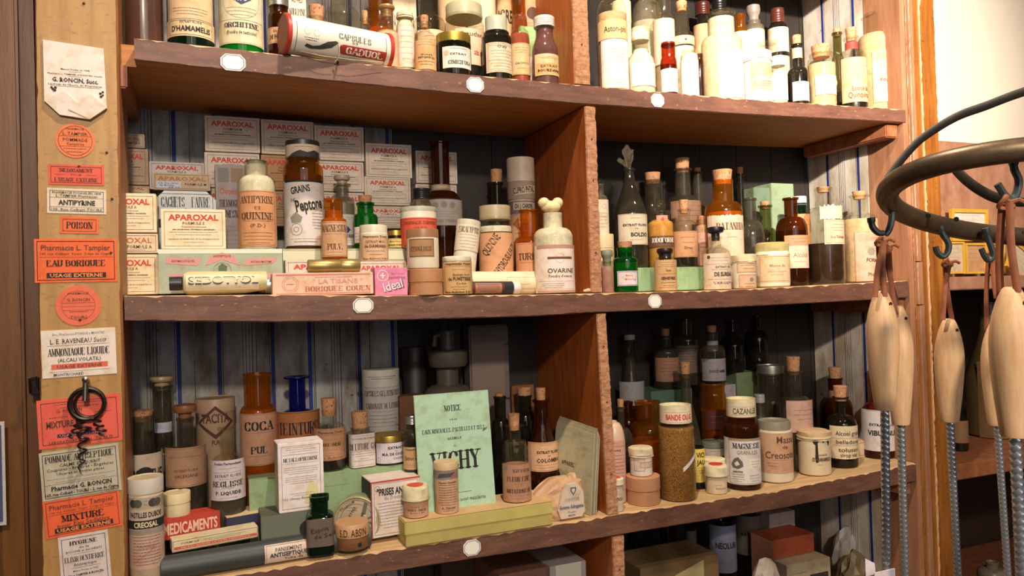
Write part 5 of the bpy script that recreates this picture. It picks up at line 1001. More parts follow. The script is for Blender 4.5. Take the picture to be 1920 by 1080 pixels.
V('small_bottle', 'slim bottle with ribbed metal cap and tan label left of the green booklet', 'bottle', 774, 38, 790, .075, 'smoke', (.70, .86), .58, 1.06, fill=(.66, 'dark'), bv=892, stop=('screw', 12), labs=[(838, 880, .98, 'c8a270', 'T~Preparation Phie~.9~.08~.7|t~Extrait ethere~.5~.16~.8|d~.2~2~.6~.1')])
tin('carton_tube', 'tall grey-white gelatine capsule drum at the back of the lower left bay', 'drum', 717, 70, 691, .18, 'b4b0a8', 'b8b4ac', .2, flatlid=True, labs=[(703, 712, 1, None, 'd~.6~2~.7~.4~k'), (726, 800, 1, 'b0aca0', 'l~.99~1|S~CAPSULES GELATINEUSES~.84~.14~.94|S~CARBONATE DE LITHINE~.52~.14~.86|l~.38~.6|d~.28~3~.7~.09~k')])
tin('dark_tube', 'tall black tube behind the green booklet, next to the capsule drum', 'tube', 780, 46, 650, .212, '241e1c', '2a2220', .1)
B('carton', 'small brown shaded carton under the black tube, left of the grey flask', 'carton', 752, 800, 742, .15, .03, '6a4428')
V('large_bottle', 'big matt grey siphon-shaped bottle with wide collar behind the green booklet', 'bottle', 842, 98, 688, .15, body='504a40', sh=(.72, .88), nr=.42, lip=1.0, liph=.002)
mb = MB(); q = atY(840, 688, .15); mb.lathe([(.0, 0), (.028, .001), (.031, .006), (.0315, .024), (.028, .027), (.013, .0275), (.012, .028), (.0125, .056), (.012, .058), (0, .058)], flat('4c463e', .45, 0, .15, 40), 36, M=Matrix.Translation((q.x, .15, q.z + .0003)))
mb.tube([(q.x - .012, .15, q.z + .052), (q.x - .020, .15, q.z + .050), (q.x - .022, .15, q.z + .034)], .004, flat('4c463e', .45, 0, .15, 40), 8)
tag(mb.obj('collar_stopper'), 'broad grey collar stopper with small spout on the big matt bottle', 'stopper'); GRP[0] = ''
B('paper_packet', 'grey brown paper packet standing at the dark back near the divider', 'packet', 884, 958, 609, .185, .035, '6c625c', 'r~.88~.885~-.5~.5~k|r~.56~.57~-.5~.5~k|r~.2~.9~-.46~.36~7c6a60', chip=.003)
B('carton', 'plain brown carton low behind the dark bottles near the divider', 'carton', 962, 1004, 722, .20, .03, '7a5430')
GRP[0] = 'bottles and jars in the lower left bay'
V('dark_bottle', 'narrow black bottle immediately right of the green booklet', 'bottle', 940, 36, 742, .12, 'dark', (.6, .8), .6, 1.1, fill=(.7, 'dark'), stop=('cork', 5, .8))
V('dark_bottle', 'very dark brown bottle with reddish stopper behind the columbo bottle', 'bottle', 986, 42, 740, .155, 'dark', (.66, .84), .6, 1.1, fill=(.7, 'dark'), stop=('cork', 15, 1.1))
V('corked_bottle', 'brown flask with small cork and framed columbo extract label', 'bottle', 1017, 60, 748, .10, 'brown', (.42, .84), .44, 1.2, st='flask', fill=(.5, 'dark'), stop=('cork', 21, .72), labs=[(829, 884, .98, 'd4ac7c', 'b~.03~.0004~k|d~.9~1~.5|T~EXTRAIT FLUIDE~.66~.09~.66~k~.06|t~DE~.53~.06~.06~k~.06|T~COLOMBO~.38~.13~.7~k~.06|d~.22~2~.7~.09', .1)])
V('corked_bottle', 'clear bottle with pale cork and flared lip behind the clear topped vial', 'bottle', 966, 52, 796, .085, 'clear', (.66, .82), .50, 1.45, liph=.002, fill=(.3, 'b89468'), stop=('cork', 21, .84), labs=[(870, 930, .95, 'c8ac84', 'd~.8~4~.6~.14')])
# ================================================================ LOWER SHELF, RIGHT BAY
KEY[0] = 'bot'; GRP[0] = ''
B('flat_box', 'dark teal box at the dark back carrying the two labelled bottles', 'box', 1223, 1300, 731, .165, .07, '4c6c58')
TOPZ['teal'] = TOPZ['dark teal box at the dark back carrying the two labelled bottles']
B('green_carton', 'olive green carton at the back, left of the metal lidded glass jar', 'carton', 1383, 1442, 697, .203, .036, '74885c')
B('carton', 'small pale grey carton between the amber jar and the olive green carton', 'carton', 1357, 1382, 721, .175, .03, 'a8a4a0')
GRP[0] = 'bottles and jars in the lower right bay'
V('corked_bottle', 'dark sauce-shaped bottle with white screw cap and pale label at the dark back', 'bottle', 1184, 50, 634, .205, 'smoke', (.38, .84), .36, 1.1, st='flask', fill=(.5, '0c0c10'), stop=('screw', 7, 'b0b0ac', 1.2), labs=[(716, 762, .95, '94948e', 'r~.0~.03|d~.3~2~.5~.1')])
V('corked_bottle', 'dark bottle with tan label standing high on the teal box', 'bottle', 1249, 48, 628, .195, 'smoke', (.66, .78), .42, 1.2, on='teal', fill=(.66, '14100c'), stop=('cork', 12, .8), labs=[(671, 716, .95, '987458', 'b~.04~.0003|d~.85~5~.6~.14~n')])
V('large_bottle', 'tall clear bottle with faint lined label at the very back', 'bottle', 1286, 50, 597, .215, 'smoke', (.66, .76), .56, 1.1, on='teal', fill=(.5, '2c2420'), labs=[(648, 700, .95, '6c5c50', 'd~.9~7~.8~.1~k')])
V('dark_bottle', 'dark bottle with white label and paper tag at its neck, standing high at the back', 'bottle', 1336, 48, 622, .16, 'smoke', (.62, .74), .46, 1.1, bv=718, fill=(.6, '100e10'), stop=('cork', 12, .8), labs=[(673, 715, .96, '9c9894', 'P~706c68~-.5,.8,-.2,1,-.5,1|d~.86~2~.5|T~DOUCE AMERE~.44~.12~.6~k~.06|d~.28~1~.3'), (640, 660, 1, '8c8888', '')])
V('dark_bottle', 'large black flask with a long bright glint, back of the lower right bay', 'bottle', 1374, 40, 600, .2205, 'dark', (.5, .8), .34, 1.2, st='flask', on='olive green carton at the back, left of the metal lidded glass jar', fill=(.5, 'dark'))
V('dark_bottle', 'barely visible black bottle beside the large black flask', 'bottle', 1420, 40, 592, .2205, 'dark', (.5, .74), .4, 1.1, on='olive green carton at the back, left of the metal lidded glass jar', fill=(.5, 'dark'))
V('amber_bottle', 'tall reddish amber jar with dark label carrying nothing, behind the pot row', 'bottle', 1338, 50, 718, .145, 'amber', (.84, .9), .92, 1.06, fill=(.7, '7a3008'), labs=[(770, 806, .8, '5a2c1c', 'd~.7~2~.6~.3')])
V('corked_bottle', 'brownish cone necked bottle with cork behind the seed jar', 'bottle', 1288, 52, 700, .115, 'smoke', (.36, .84), .36, 1.4, st='flask', fill=(.5, '3c2c1c'), stop=('cork', 22, 1.0))
V('amber_bottle', 'orange amber bottle without label left of the seed jar', 'bottle', 1216, 74, 751, .115, 'amber', (.62, .76), .62, 1.04, fill=(.55, '8a5010'))
V('amber_bottle', 'dark amber small bottle behind the white pot on the round wooden box', 'bottle', 1179, 32, 752, .155, 'brown', (.66, .8), .6, 1.04, fill=(.6, 'oil'))
V('corked_bottle', 'dark blue-grey bottle behind the pink labelled bottle, next to the divider', 'bottle', 1166, 44, 762, .10, 'smoke', (.58, .76), .32, 1.2, fill=(.5, '18141c'), stop=('cork', 14, .9))
V('small_bottle', 'pale bottle with pink-tan typed label touching the divider', 'bottle', 1153, 40, 788, .062, body='ccb098', sh=(.72, .98), nr=.3, lip=1.0, liph=.001, labs=[(826, 920, 1, 'c89c84', 'd~.95~1~.3|l~.88~.8|T~NOTICE~.8~.03~.3|d~.7~9~.6~.07~k')])
V('small_pot', 'tiny pot with red seal at the foot of the divider, right side', 'pot', 1155, 28, 903, .018, body='c8b8a0', sh=(.9, .95), nr=1.0, lip=1.05, stop=('wax', 8), labs=[(915, 945, .95, 'd0bca4', 'd~.6~1~.5|T~MATICO~.3~.2~.6')])
tin('round_wooden_box', 'round smooth plywood box carrying the white pot in the lower right bay', 'box', 1206, 64, 890, .038, 'c08c64', None, .48, flatlid=True)
V('small_pot', 'white paper-capped pot standing on the round plywood box', 'pot', 1202, 42, 846, .040, body='e4dccc', sh=(.93, .96), nr=1.02, lip=1.02, on='round smooth plywood box carrying the white pot in the lower right bay', stop=('cloth', 9, 'd4c4a0', 1.04), labs=[(851, 884, .5, 'd8cbb0', 'b~.04~.0003', -.4), (866, 878, .6, 'd0b490', 'b~.08~.0003', .3)])
V('seed_jar', 'tall glass jar full of brown seeds with printed white cap and slanting paper strip', 'jar', 1269, 70, 788, .036, 'clear', (.90, .95), .80, 1.02, liph=.002, fill=(.93, 'seeds'), stop=('lid', 30, 'd4c8a4', 1.08, 'e0cfae', 'l~.86~.9~r|l~.1~.9~r|T~BANDE OU G~.5~.4~.8~r'), labs=[(848, 872, .9, None, '')])
def strip_label():
    p = atY(1278, 860, .0); w_ = wid(70, atY(1269, 788, .036), 1269) / 2; q = atY(1269, 860, .036)
    mb = MB(); n = 12; P = []
    for i in range(n + 1):
        a = -1.85 + .95 * i / n; z = -.012 + .022 * i / n
        for dz in (-.0035, .0035): P.append(((w_ + .0004) * math.cos(a), (w_ + .0004) * math.sin(a), z + dz))
    mb.add(P, [(2 * i, 2 * i + 2, 2 * i + 3, 2 * i + 1) for i in range(n)], paper('dcd6cc'), True)
    o = mb.obj('paper_strip'); jar = [x for x in COL.objects if x.name.startswith('seed_jar')][0]; o.parent = jar; o.location = (0, 0, q.z - jar.location.z)
strip_label()
V('yellow_bottle', 'bottle with bright yellow label squeezed right of the seed jar', 'bottle', 1307, 30, 836, .075, 'dark', (.95, .97), .9, 1.0, fill=(.8, 'dark'), labs=[(842, 905, 1, 'e0cc5c', 'T~VICI~.82~.14~.5~k~.1|T~JAU~.6~.14~.5~k~.12|d~.44~4~.6~.08')])
V('wide_jar', 'dark rimmed glass jar with white band and grey lid behind the red sealed pot', 'jar', 1338, 46, 836, .105, 'smoke', (.88, .94), .92, 1.06, fill=(.6, '302820'), stop=('lid', 10, '6c6c60', 1.04), labs=[(842, 856, 1, 'b8b098', 'd~.7~1~.7~.3~k')])
V('small_pot', 'cream pot without seal, half behind the red sealed pot', 'pot', 1338, 44, 866, .066, body='e0d4b4', sh=(.9, .95), nr=.98, lip=1.05, stop=('cloth', 8, 'dccca8', 1.04))
V('small_pot', 'little cream pot with red wax seal in front of the granulated magnesia bottle', 'pot', 1343, 40, 886, .036, body='ddcdac', sh=(.9, .95), nr=1.0, lip=1.06, stop=('wax', 16), labs=[(890, 923, .9, 'dccba4', 'd~.4~1~.4|t~SENNE~.2~.1~.5~g~.1')])
V('amber_bottle', 'brown bottle of granulated magnesia with ornate white label and cream cap', 'bottle', 1392, 68, 778, .045, 'brown', (.84, .9), .82, 1.06, liph=.002, fill=(.6, 'oil'), stop=('lid', 32, 'd8caa0', 1.0, 'dccfa8', 'l~.8~.9|l~.2~.9|T~CAZANLEE~.5~.4~.8~6a6448'), labs=[(823, 910, 1, 'd8d4c4', 'b~.02~.0005|S~MAGNESIE~.84~.11~.74|t~GRANULEE~.70~.08~.52~g|P~605c54~-.42,.44,-.34,.56,-.24,.6,-.14,.5,-.12,.4,-.24,.34,-.38,.36|P~d8d4c4~-.34,.46,-.26,.52,-.2,.44,-.3,.4|r~.34~.56~.02~.4~e0dccc|d~.5~3~.24~.06~k~.2|T~LAXATIVE~.28~.04~.24~k~-.26|d~.22~4~.3~.05~k~-.26|d~.2~3~.3~.06~k~.18|r~.95~1~-.5~.5~9c8c68')])
V('cream_pot', 'cream faience jar with grey lid and copperplate creosote label', 'jar', 1453, 68, 803, .055, body='e0d4bc', sh=(.90, .94), nr=.90, lip=1.08, liph=.005, stop=('lid', 16, '8c8470', 1.02), labs=[(813, 889, .95, 'c49c74', 't~Masse~.84~.17~.5~n~.16|t~de~.66~.09~.14~n~.12|t~Creosote~.46~.17~.78~n~.02|l~.34~.4~n|d~.26~2~.3~.07~n~-.2')])
V('cream_pot', 'cream pot with black tar drip down its side', 'pot', 1527, 62, 815, .05, body='d8c8a4', sh=(.88, .93), nr=1.0, lip=1.06, liph=.004, stop=('cloth', 10, 'ccac84', 1.0), labs=[(820, 878, .8, None, 't~pommade~.44~.08~.42~n~.05|T~D\'HAMAMELIS~.28~.12~.66~n~.08|d~.1~1~.2~.1~n'), (812, 872, .9, None, 'P~100c0a~-.22,.98,.3,.98,.32,.8,.28,.68,.24,.84,.16,.9,.1,.8,.06,.9,-.02,.88,-.06,.8,-.04,.1,-.1,.06,-.13,.12,-.12,.74,-.17,.8')])
V('large_bottle', 'corked bottle with pinkish powder-stained label and black base behind the tar-dripped pot', 'bottle', 1490, 68, 694, .096, 'smoke', (.62, .74), .44, 1.25, fill=(.42, 'dark'), stop=('cork', 26, .9), labs=[(752, 812, .86, 'b89880', 'd~.7~3~.6~.14~n', .25)])
V('glass_jar', 'wide glass storage jar with ribbed metal lid behind the cream creosote jar', 'jar', 1447, 68, 698, .162, 'smoke', (.62, .74), .74, 1.06, fill=(.4, '544c40'), stop=('lid', 14, 'a8a8a0', 1.04))
V('small_bottle', 'small dark vial with grey-white cap left of the pinkish labelled bottle', 'bottle', 1426, 26, 750, .10, 'smoke', (.6, .8), .7, 1.05, fill=(.6, 'dark'), stop=('screw', 11, '9c9894', 1.15))
V('dark_bottle', 'black bottle with cork and handwritten blue-lined label', 'bottle', 1578, 60, 743, .062, 'dark', (.56, .74), .26, 2.0, liph=.003, fill=(.56, 'dark'), stop=('cork', 20, 1.7), labs=[(800, 862, .96, 'ddcba0', 'l~.64~.9~6c7c98|l~.62~.9~6c7c98|l~.42~.9~6c7c98|l~.40~.9~6c7c98|t~Alcool grain~.78~.13~.74|t~belladone~.52~.12~.72|t~tolusan~.28~.12~.6|t~sirop vial~.12~.12~.5', .1)])
V('corked_bottle', 'dim brown bottle with star-shaped torn cap by the striped side boards', 'bottle', 1568, 62, 708, .15, 'brown', (.6, .74), .44, 1.1, fill=(.5, 'oil'), stop=('cork', 20, .9), labs=[(735, 756, 1, 'a08058', '')])
B('small_carton', 'little framed cream carton right of the handwritten bottle', 'carton', 1608, 1628, 826, .085, .03, 'd4bc94', 'b~.14~.0008~a07048')
V('corked_bottle', 'dark red bottle with crisp white viburnum label behind the hanging skewers', 'bottle', 1646, 64, 690, .075, 'red', (.46, .62), .34, 1.15, fill=(.44, '100604'), labs=[(770, 848, 1, 'd0ccc0', 'T~EXTRAIT FLUIDE~.64~.06~.8|t~DE~.56~.04~.06|T~VIBURNUM~.44~.12~.9|t~Codex~.32~.04~.2|r~.97~1~-.5~.5~b0a898')])
# ================================================================ UPPER SHELF
KEY[0] = 'top'; GRP[0] = 'bottles and jars in the upper left bay'
V('glass_jar', 'large glass jar of purple-brown powder at the left end of the upper shelf', 'jar', 270, 76, -60, .055, 'clear', (.8, .9), .8, 1.04, fill=(.74, 'purple'))
V('green_bottle', 'dark green faceted bottle with witch hazel labels', 'bottle', 357, 88, -90, .042, 'dgreen', (.7, .82), .4, 1.1, fill=(.66, '0a100a'), labs=[(-70, 40, .94, 'd8bc8c', 'b~.02~.0004|d~.2~3~.7~.05~n|t~EXTRAIT~.5~.06~.5'), (38, 70, 1, 'dcc898', 'b~.08~.0005|t~EXTRAIT FLUIDE~.82~.12~.4|T~D\'HAMAMELIS~.44~.3~.78')])
V('green_bottle', 'green bottle wrapped in cream-green orchitine label with blue diamond', 'bottle', 452, 84, -60, .045, 'green', (.8, .9), .5, 1.1, fill=(.7, 'd8cca0'), labs=[(-50, 84, .98, 'd8d2a8', 'b~.02~.0004~6a8a60|P~3a3c5c~-.2,.62,0,.70,.2,.62,0,.54|T~FITO~.62~.05~.24~w|d~.9~3~.6~.05|d~.5~3~.6~.05|l~.33~1|S~ORCHITINE~.26~.065~.72|t~(Poudre de testicules)~.16~.05~.6|o~0~.62~.27~6a8a60')])
V('amber_bottle', 'small amber bottle with aluminium screw cap and fern extract label', 'bottle', 524, 42, 10, .032, 'brown', (.72, .84), .8, 1.06, fill=(.8, '3a2008'), stop=('screw', 12), labs=[(52, 82, 1, 'd0a878', 'b~.06~.0004|t~EXTRAIT~.76~.16~.5|T~DE FOUGERE~.4~.24~.9')])
B('tall_carton', 'white carton with hawthorn lettering behind the lying capsule tube', 'carton', 541, 575, -50, .10, .04, 'e4dcc0', "t~AU PIED~.74~.04~.6|S~AUBEPINE~.63~.06~.96|d~.3~3~.7")
V('corked_bottle', 'wide corked bottle just behind the middle of the lying capsule tube', 'bottle', 595, 44, 34, .075, 'clear', (.8, .9), .7, 1.2, fill=(.7, 'white'), stop=('cork', 22, .96))
V('flask', 'clear round-shouldered flask behind the lying capsule tube', 'bottle', 642, 72, -60, .125, 'clear', (.5, .66), .56, 1.1, fill=(.4, 'white'))
V('corked_bottle', 'tiny corked bottle peeking over the capsule tube', 'bottle', 686, 26, 36, .085, 'clear', (.7, .84), .6, 1.4, fill=(.6, '6a5040'), stop=('cork', 15, .7))
V('amber_bottle', 'orange amber bottle at the back right of the capsule tube', 'bottle', 713, 50, -30, .17, 'amber', (.55, .62), .8, 1.04, fill=(.6, 'a85a18'))
V('small_bottle', 'bottle with flat tan cap and long tan label right of the capsule tube', 'bottle', 727, 40, 24, .06, 'clear', (.74, .86), .6, 1.1, fill=(.7, 'c89c60'), stop=('mush', 13, 'a47c50', 1.3), labs=[(58, 124, 1, 'd8b88c', 'd~.8~4~.6~.16~n')])
B('tall_carton', 'cream pulverised-drug carton at the back of the upper shelf', 'carton', 738, 782, -60, .17, .04, 'e4dab4', "S~PULVERISE~.60~.07~.9~n")
V('white_bottle', 'slim white bottle with pinkish print in front of the pulverised-drug carton', 'bottle', 761, 34, 28, .075, 'clear', (.76, .88), .8, 1.1, fill=(.9, 'white'), stop=('cloth', 4, 'e0d8b4', 1.1), labs=[(50, 126, 1, 'e6d8bc', 'd~.9~6~.6~.14~p')])
V('corked_bottle', 'tall clear bottle with amber liquid behind the black stoppered bottle', 'bottle', 806, 62, -20, .11, 'clear', (.62, .72), .62, 1.08, fill=(.55, 'c89048'), labs=[(56, 120, .9, 'e2c49c', 'd~.8~5~.6~.12~n', .2)])
V('small_bottle', 'narrow bottle with black-sealed cork and tan label at the shelf edge', 'bottle', 797, 40, 43, .026, 'clear', (.68, .8), .5, 1.3, fill=(.62, 'd0a878'), stop=('cork', 13, .8), labs=[(75, 130, 1, 'd8ac74', 'd~.92~1~.6|l~.84~.8~n|t~Guaya~.5~.06~.5|T~PATCHOULI~.4~.07~.7|d~.26~2~.7~.1~n')])
V('wide_jar', 'big jar with ribbed pale green lid and handwritten label', 'jar', 872, 74, 33, .085, 'clear', (.84, .92), .9, 1.04, fill=(.3, 'dark'), stop=('lid', 20, 'b4b090', 1.02), labs=[(54, 122, .8, 'e2c49c', 't~Laudan~.85~.12~.6~n|t~am~.36~.16~.5~b06030~.25', .3)])
V('wide_jar', 'squat black jar with brass lid and white bugbane label at the shelf edge', 'jar', 851, 66, 81, .036, 'dark', (.90, .96), .93, 1.02, fill=(.86, 'dark'), stop=('lid', 12, 'b09848', 1.06), labs=[(88, 128, .82, 'dcdcc8', 'd~.9~1~.7~.1~k|c~-.36~.7~.12~c8b488|t~EXTRAIT~.64~.1~.5~k|S~CIMICIFUGA~.26~.16~.74~k~.05', .15)])
V('wide_jar', 'jar with grey-white lid and black neck band, framed cream label', 'jar', 932, 56, 62, .038, 'dark', (.86, .93), .8, 1.04, fill=(.8, '141210'), stop=('lid', 27, 'b8bca8', .92), labs=[(80, 136, .92, 'e2cca8', 'b~.04~.0003|t~Oxy~.86~.1~.3|d~.72~3~.7~.1|b~.1~.0003|l~.4~.9|d~.3~2~.7~.1', .2)])
V('red_bottle', 'open-necked bottle of orange-red liquid with long cream label', 'bottle', 975, 38, 29, .062, 'clear', (.66, .8), .58, 1.2, fill=(.74, 'a8482c'), labs=[(81, 140, 1, 'ddbd84', 'b~.03~.0003|d~.86~3~.6~.08|t~CACHOU~.36~.07~.6|d~.2~1~.6')])
B('small_carton', 'narrow white carton edge between the red liquid bottle and the mauve bottle', 'carton', 990, 1001, 106, .055, .02, 'e8e4d4')
B('green_carton', 'light green carton behind the mauve bottle', 'carton', 978, 1042, 52, .11, .03, 'a4cc84')
V('mauve_bottle', 'mauve-brown bottle with white screw cap and orange-cream label', 'bottle', 1022, 50, 48, .034, 'clear', (.56, .86), .66, 1.06, st='flask', fill=(.92, 'plum'), stop=('screw', 14, 'dcd8d0', 1.2), labs=[(101, 141, .94, 'e0c48c', 'r~.04~.56~-.48~.3~d8a468|d~.84~2~.7|t~EXTRAIT~.42~.12~.6|T~BOURDAINE~.22~.12~.8', .15)])
for i, (u, w_, v, Y, kind, c, lab) in enumerate([(848, 52, -60, .16, 'c', 'd8b888', 'tan labelled jar cut by the picture top, behind the ribbed lid jar'), (904, 56, -70, .15, 'c', 'e4d8ac', 'cream banded can cut by the picture top, behind the grey lidded jar'), (947, 32, -70, .16, 'c', 'd8b47c', 'tan can with large dark letters cut by the picture top'), (994, 34, -70, .15, 'c', 'd0a478', 'tan printed can cut by the picture top, above the mauve bottle'), (540, 40, -70, .18, 'c', 'dccfa0', 'cream can cut by the picture top, behind the fern extract bottle')]):
    tin('carton_tube', lab, 'can', u, w_, v, Y, c, c, .08, labs=[(0, 60, .95, c, ('d~.8~3~.6~.1~n', 'l~.5~.9|l~.45~.9|d~.3~3~.6~.1', 'T~IGRE~.5~.4~.8', 'c~.1~.6~.2~n|d~.3~3~.5~.1~n', 'd~.5~2~.6')[i])])
V('amber_bottle', 'slim orange amber bottle behind the open-necked red liquid bottle', 'bottle', 975, 30, -40, .13, 'amber', (.6, .7), .8, 1.04, fill=(.7, 'a04a18'))
GRP[0] = ''
# lying capsule tin
pa, pb = atY(546, 70, .004), atY(722, 92, .004); R = .0245
za, zb_ = shz('top', pa.x) + R + .0006, shz('top', pb.x) + R + .0006
redm = flat('b83828', .4); tinm = flat('e4dfd0', .3, .0, .06, 30)
t = lying('capsule_tin', 'lying white capsule tin with red ends at the front edge of the upper shelf', 'tin', (atY(530, 66, -.008).x, -.006, za), (atY(728, 92, .02).x, .022, zb_), R, [('tin_body', .02, .98, 1, tinm), ('end_rim', 0, .045, 1.06, redm), ('end_rim', .955, 1, 1.06, redm)],
    'r~0~1~-.465~-.46|r~.0~1~.45~.455|o~-.36~.72~.1~8a8470~.0003|o~-.27~.7~.1~8a8470~.0003|S~CAPSULES~.74~.16~.34~6a6a60~.12~-2|t~DE~.6~.06~.06~k~.12|r~.2~.5~.0~.46~a83024|P~a83024~.0,.2,.0,.5,-.03,.46,-.04,.35,-.03,.24|S~GADUOL~.35~.19~.40~f0eadc~.23|P~3c3c38~-.38,.26,-.32,.2,-.22,.24,-.12,.34,-.05,.52,-.08,.56,-.16,.5,-.24,.34,-.3,.3,-.36,.34|d~.12~1~.3~.1~k~.2|d~.52~2~.14~.06~k~-.32', 0, None, (.045, .955), R * 1.7)
mb = MB(); mb.lathe([(0, 0), (R * .98, 0), (R * .98, .0006), (0, .0006)], flat('8a3c2c', .5), 32)
e = mb.obj('end_disc', t); d = Vector(((atY(728, 92, .02).x - atY(530, 66, -.008).x), .028, zb_ - za)).normalized(); e.rotation_euler = d.to_track_quat('Z', 'Y').to_euler(); e.location = -d * .0001
mb = MB(); q = atY(633, 112, -.004)
mb.tube([(q.x - .001, -.0225, q.z + .020), (q.x, -.020, q.z + .006), (q.x, -.013, q.z), (q.x - .004, -.006, q.z - .004)], .0007, flat('e8e0c8', .6), 6)
mb.tube([(q.x - .06, -.010, q.z + .006), (q.x - .02, -.0135, q.z), (q.x + .02, -.0125, q.z - .001), (q.x + .06, -.008, q.z + .001)], .0004, flat('c8b890', .6), 6)
mb.lathe([(0, 0), (.0012, 0), (.0012, .008), (0, .008)], nail, 8, M=Matrix.Translation((q.x, -.0015, q.z - .003)) @ Matrix.Rotation(math.pi / 2, 4, 'X'))
tag(mb.obj('string_tie'), 'thin string and nail holding the lying capsule tin at the shelf edge', 'string')
GRP[0] = 'bottles and jars in the upper right bay'
V('tall_bottle', 'tall pale bottle with tan and white labels beside the upper divider', 'bottle', 1148, 56, -70, .045, 'clear', (.60, .72), .46, 1.1, fill=(.6, 'beige'), labs=[(36, 72, 1, 'dcb87c', 't~Aston-phi~.5~.3~.7'), (73, 165, .94, 'f0e2cc', 'b~.02~.0003|d~.84~8~.5~.05|d~.16~3~.5~.05', .1)])
V('white_bottle', 'white bottle with metal banded cap and white label', 'bottle', 1202, 52, 74, .032, 'clear', (.58, .8), .56, 1.16, st='flask', fill=(.8, 'white'), stop=('lid', 20, 'c8b890', 1.1, 'e8dcc4', 't~Tampier~.5~.3~.6~6a8a60'), labs=[(115, 160, .9, 'f0dec4', 'd~.6~1~.3~.1', .1)])
tin('cream_pot', 'small cream capped jar behind the tall pale bottle', 'jar', 1168, 36, 6, .13, 'd8c8a0', 'dccba0', .2)
V('large_bottle', 'large frosted bottle behind the metal banded white bottle', 'bottle', 1214, 56, -70, .152, 'grey', (.62, .74), .56, 1.05, fill=(.6, 'white'))
V('amber_bottle', 'little red-amber bottle with ribbed neck and blank white label', 'bottle', 1254, 32, 84, .03, 'red', (.56, .74), .82, 1.04, fill=(.6, '74301a'), stop=('screw', 3, '8a3418', 1.0), labs=[(128, 172, 1, 'f2e4d2', 'd~.8~1~.3~.1|d~.5~1~.4|d~.2~2~.3~.08')])
V('tall_bottle', 'clear tall bottle with pinkish paper around its shoulder', 'bottle', 1246, 40, -14, .10, 'clear', (.72, .8), .7, 1.06, fill=(.72, 'd8c8b0'), labs=[(34, 120, 1, 'e0bc98', 'd~.7~2~.5~.1')])
V('corked_bottle', 'round shouldered bottle with twisted cork paper in its neck', 'bottle', 1281, 44, 14, .10, 'clear', (.62, .76), .60, 1.14, fill=(.6, 'white'), stop=('cork', 10, .8), labs=[(66, 82, 1, 'e0bc84', 'l~.9~.9~n|l~.1~.9~n|c~0~.5~.15~n')])
V('white_bottle', 'plain cream bottle in front of the dark amber one', 'bottle', 1293, 34, 92, .045, 'clear', (.84, .9), .8, 1.04, fill=(.88, 'white'), labs=[(110, 178, 1, 'f2e4d0', '')])
V('amber_bottle', 'dark brown bottle between the cream bottle and the wide-necked jar', 'bottle', 1311, 32, 104, .082, 'brown', (.8, .9), .8, 1.04, fill=(.6, '4a2408'))
V('wide_jar', 'large wide-necked clear jar of white powder at the front of the upper right bay', 'jar', 1354, 78, 25, .055, 'clear', (.66, .74), .66, 1.06, liph=.003, fill=(.93, 'e0ccb0'), labs=[(92, 182, .74, 'f0e4cc', 'b~.02~.0003|l~.84~.9|d~.5~4~.2~.1~g~-.3', .35)])
V('dark_bottle', 'bottle with dark red cap in the shaded back, tan label', 'bottle', 1321, 38, 24, .185, 'dark', (.8, .88), .6, 1.1, fill=(.8, 'dark'), stop=('screw', 18, '4a1e16', 1.2), labs=[(44, 100, 1, 'cca474', 'd~.6~2~.5')])
V('dark_bottle', 'bottle with black round cap furthest back above the wide-necked jar', 'bottle', 1352, 40, 20, .205, 'dark', (.8, .88), .6, 1.1, fill=(.8, 'dark'), stop=('screw', 20, '161414', 1.2))
V('amber_bottle', 'small amber necked bottle with cream label right of the wide-necked jar', 'bottle', 1391, 30, 28, .11, 'amber', (.70, .86), .6, 1.1, fill=(.7, '5a2408'), labs=[(58, 150, 1, 'ecd8bc', 'd~.8~2~.5')])
V('stoppered_bottle', 'pale bottle with grey ground stopper in the back row', 'bottle', 1416, 40, 40, .15, 'grey', (.9, .96), .62, 1.05, fill=(.9, 'white'), stop=('mush', 30, '8a8078', 1.1), labs=[(54, 130, 1, 'dcc09c', 'd~.7~3~.5~.1')])
V('dark_bottle', 'black shouldered bottle with red-brown cap and cream label in the back row', 'bottle', 1461, 40, 38, .175, 'dark', (.88, .96), .55, 1.1, fill=(.86, 'dark'), stop=('screw', 20, '5a2a20', 1.2), labs=[(50, 96, 1, 'e4ccac', 'd~.3~1~.6~.2|d~.7~1~.5'), (104, 150, 1, 'd8c890', 'd~.6~2~.5')])
V('white_pot', 'white jar with crusty white lid and brown worn label', 'jar', 1419, 56, 112, .04, body='ece4d8', sh=(.92, .96), nr=.92, lip=1.02, stop=('cloth', 14, 'e8dccc', 1.1), labs=[(116, 145, .76, 'd09c74', 'd~.7~1~.3', .1), (148, 168, .76, 'd4a27c', 'd~.8~3~.7~.2~n', .1)])
V('amber_bottle', 'pinkish clear necked bottle behind the white jar', 'bottle', 1442, 46, 80, .088, 'clear', (.5, .6), .8, 1.06, fill=(.4, 'c09078'))
V('white_bottle', 'white bottle with white screw cap beside the crusty white jar', 'bottle', 1460, 34, 120, .05, 'clear', (.70, .82), .7, 1.04, fill=(.84, 'white'), stop=('screw', 13, 'ece6dc', 1.15), labs=[(140, 186, 1, 'f0e6cc', '')])
V('corked_bottle', 'round black-shouldered bottle with pink cork and cream label', 'bottle', 1496, 40, 84, .042, 'dark', (.52, .64), .48, 1.24, fill=(.5, 'dark'), stop=('cork', 17, .9), labs=[(86, 105, 1, 'dcb888', ''), (152, 188, .86, 'f0dcc4', 'd~.6~1~.3', .15)])
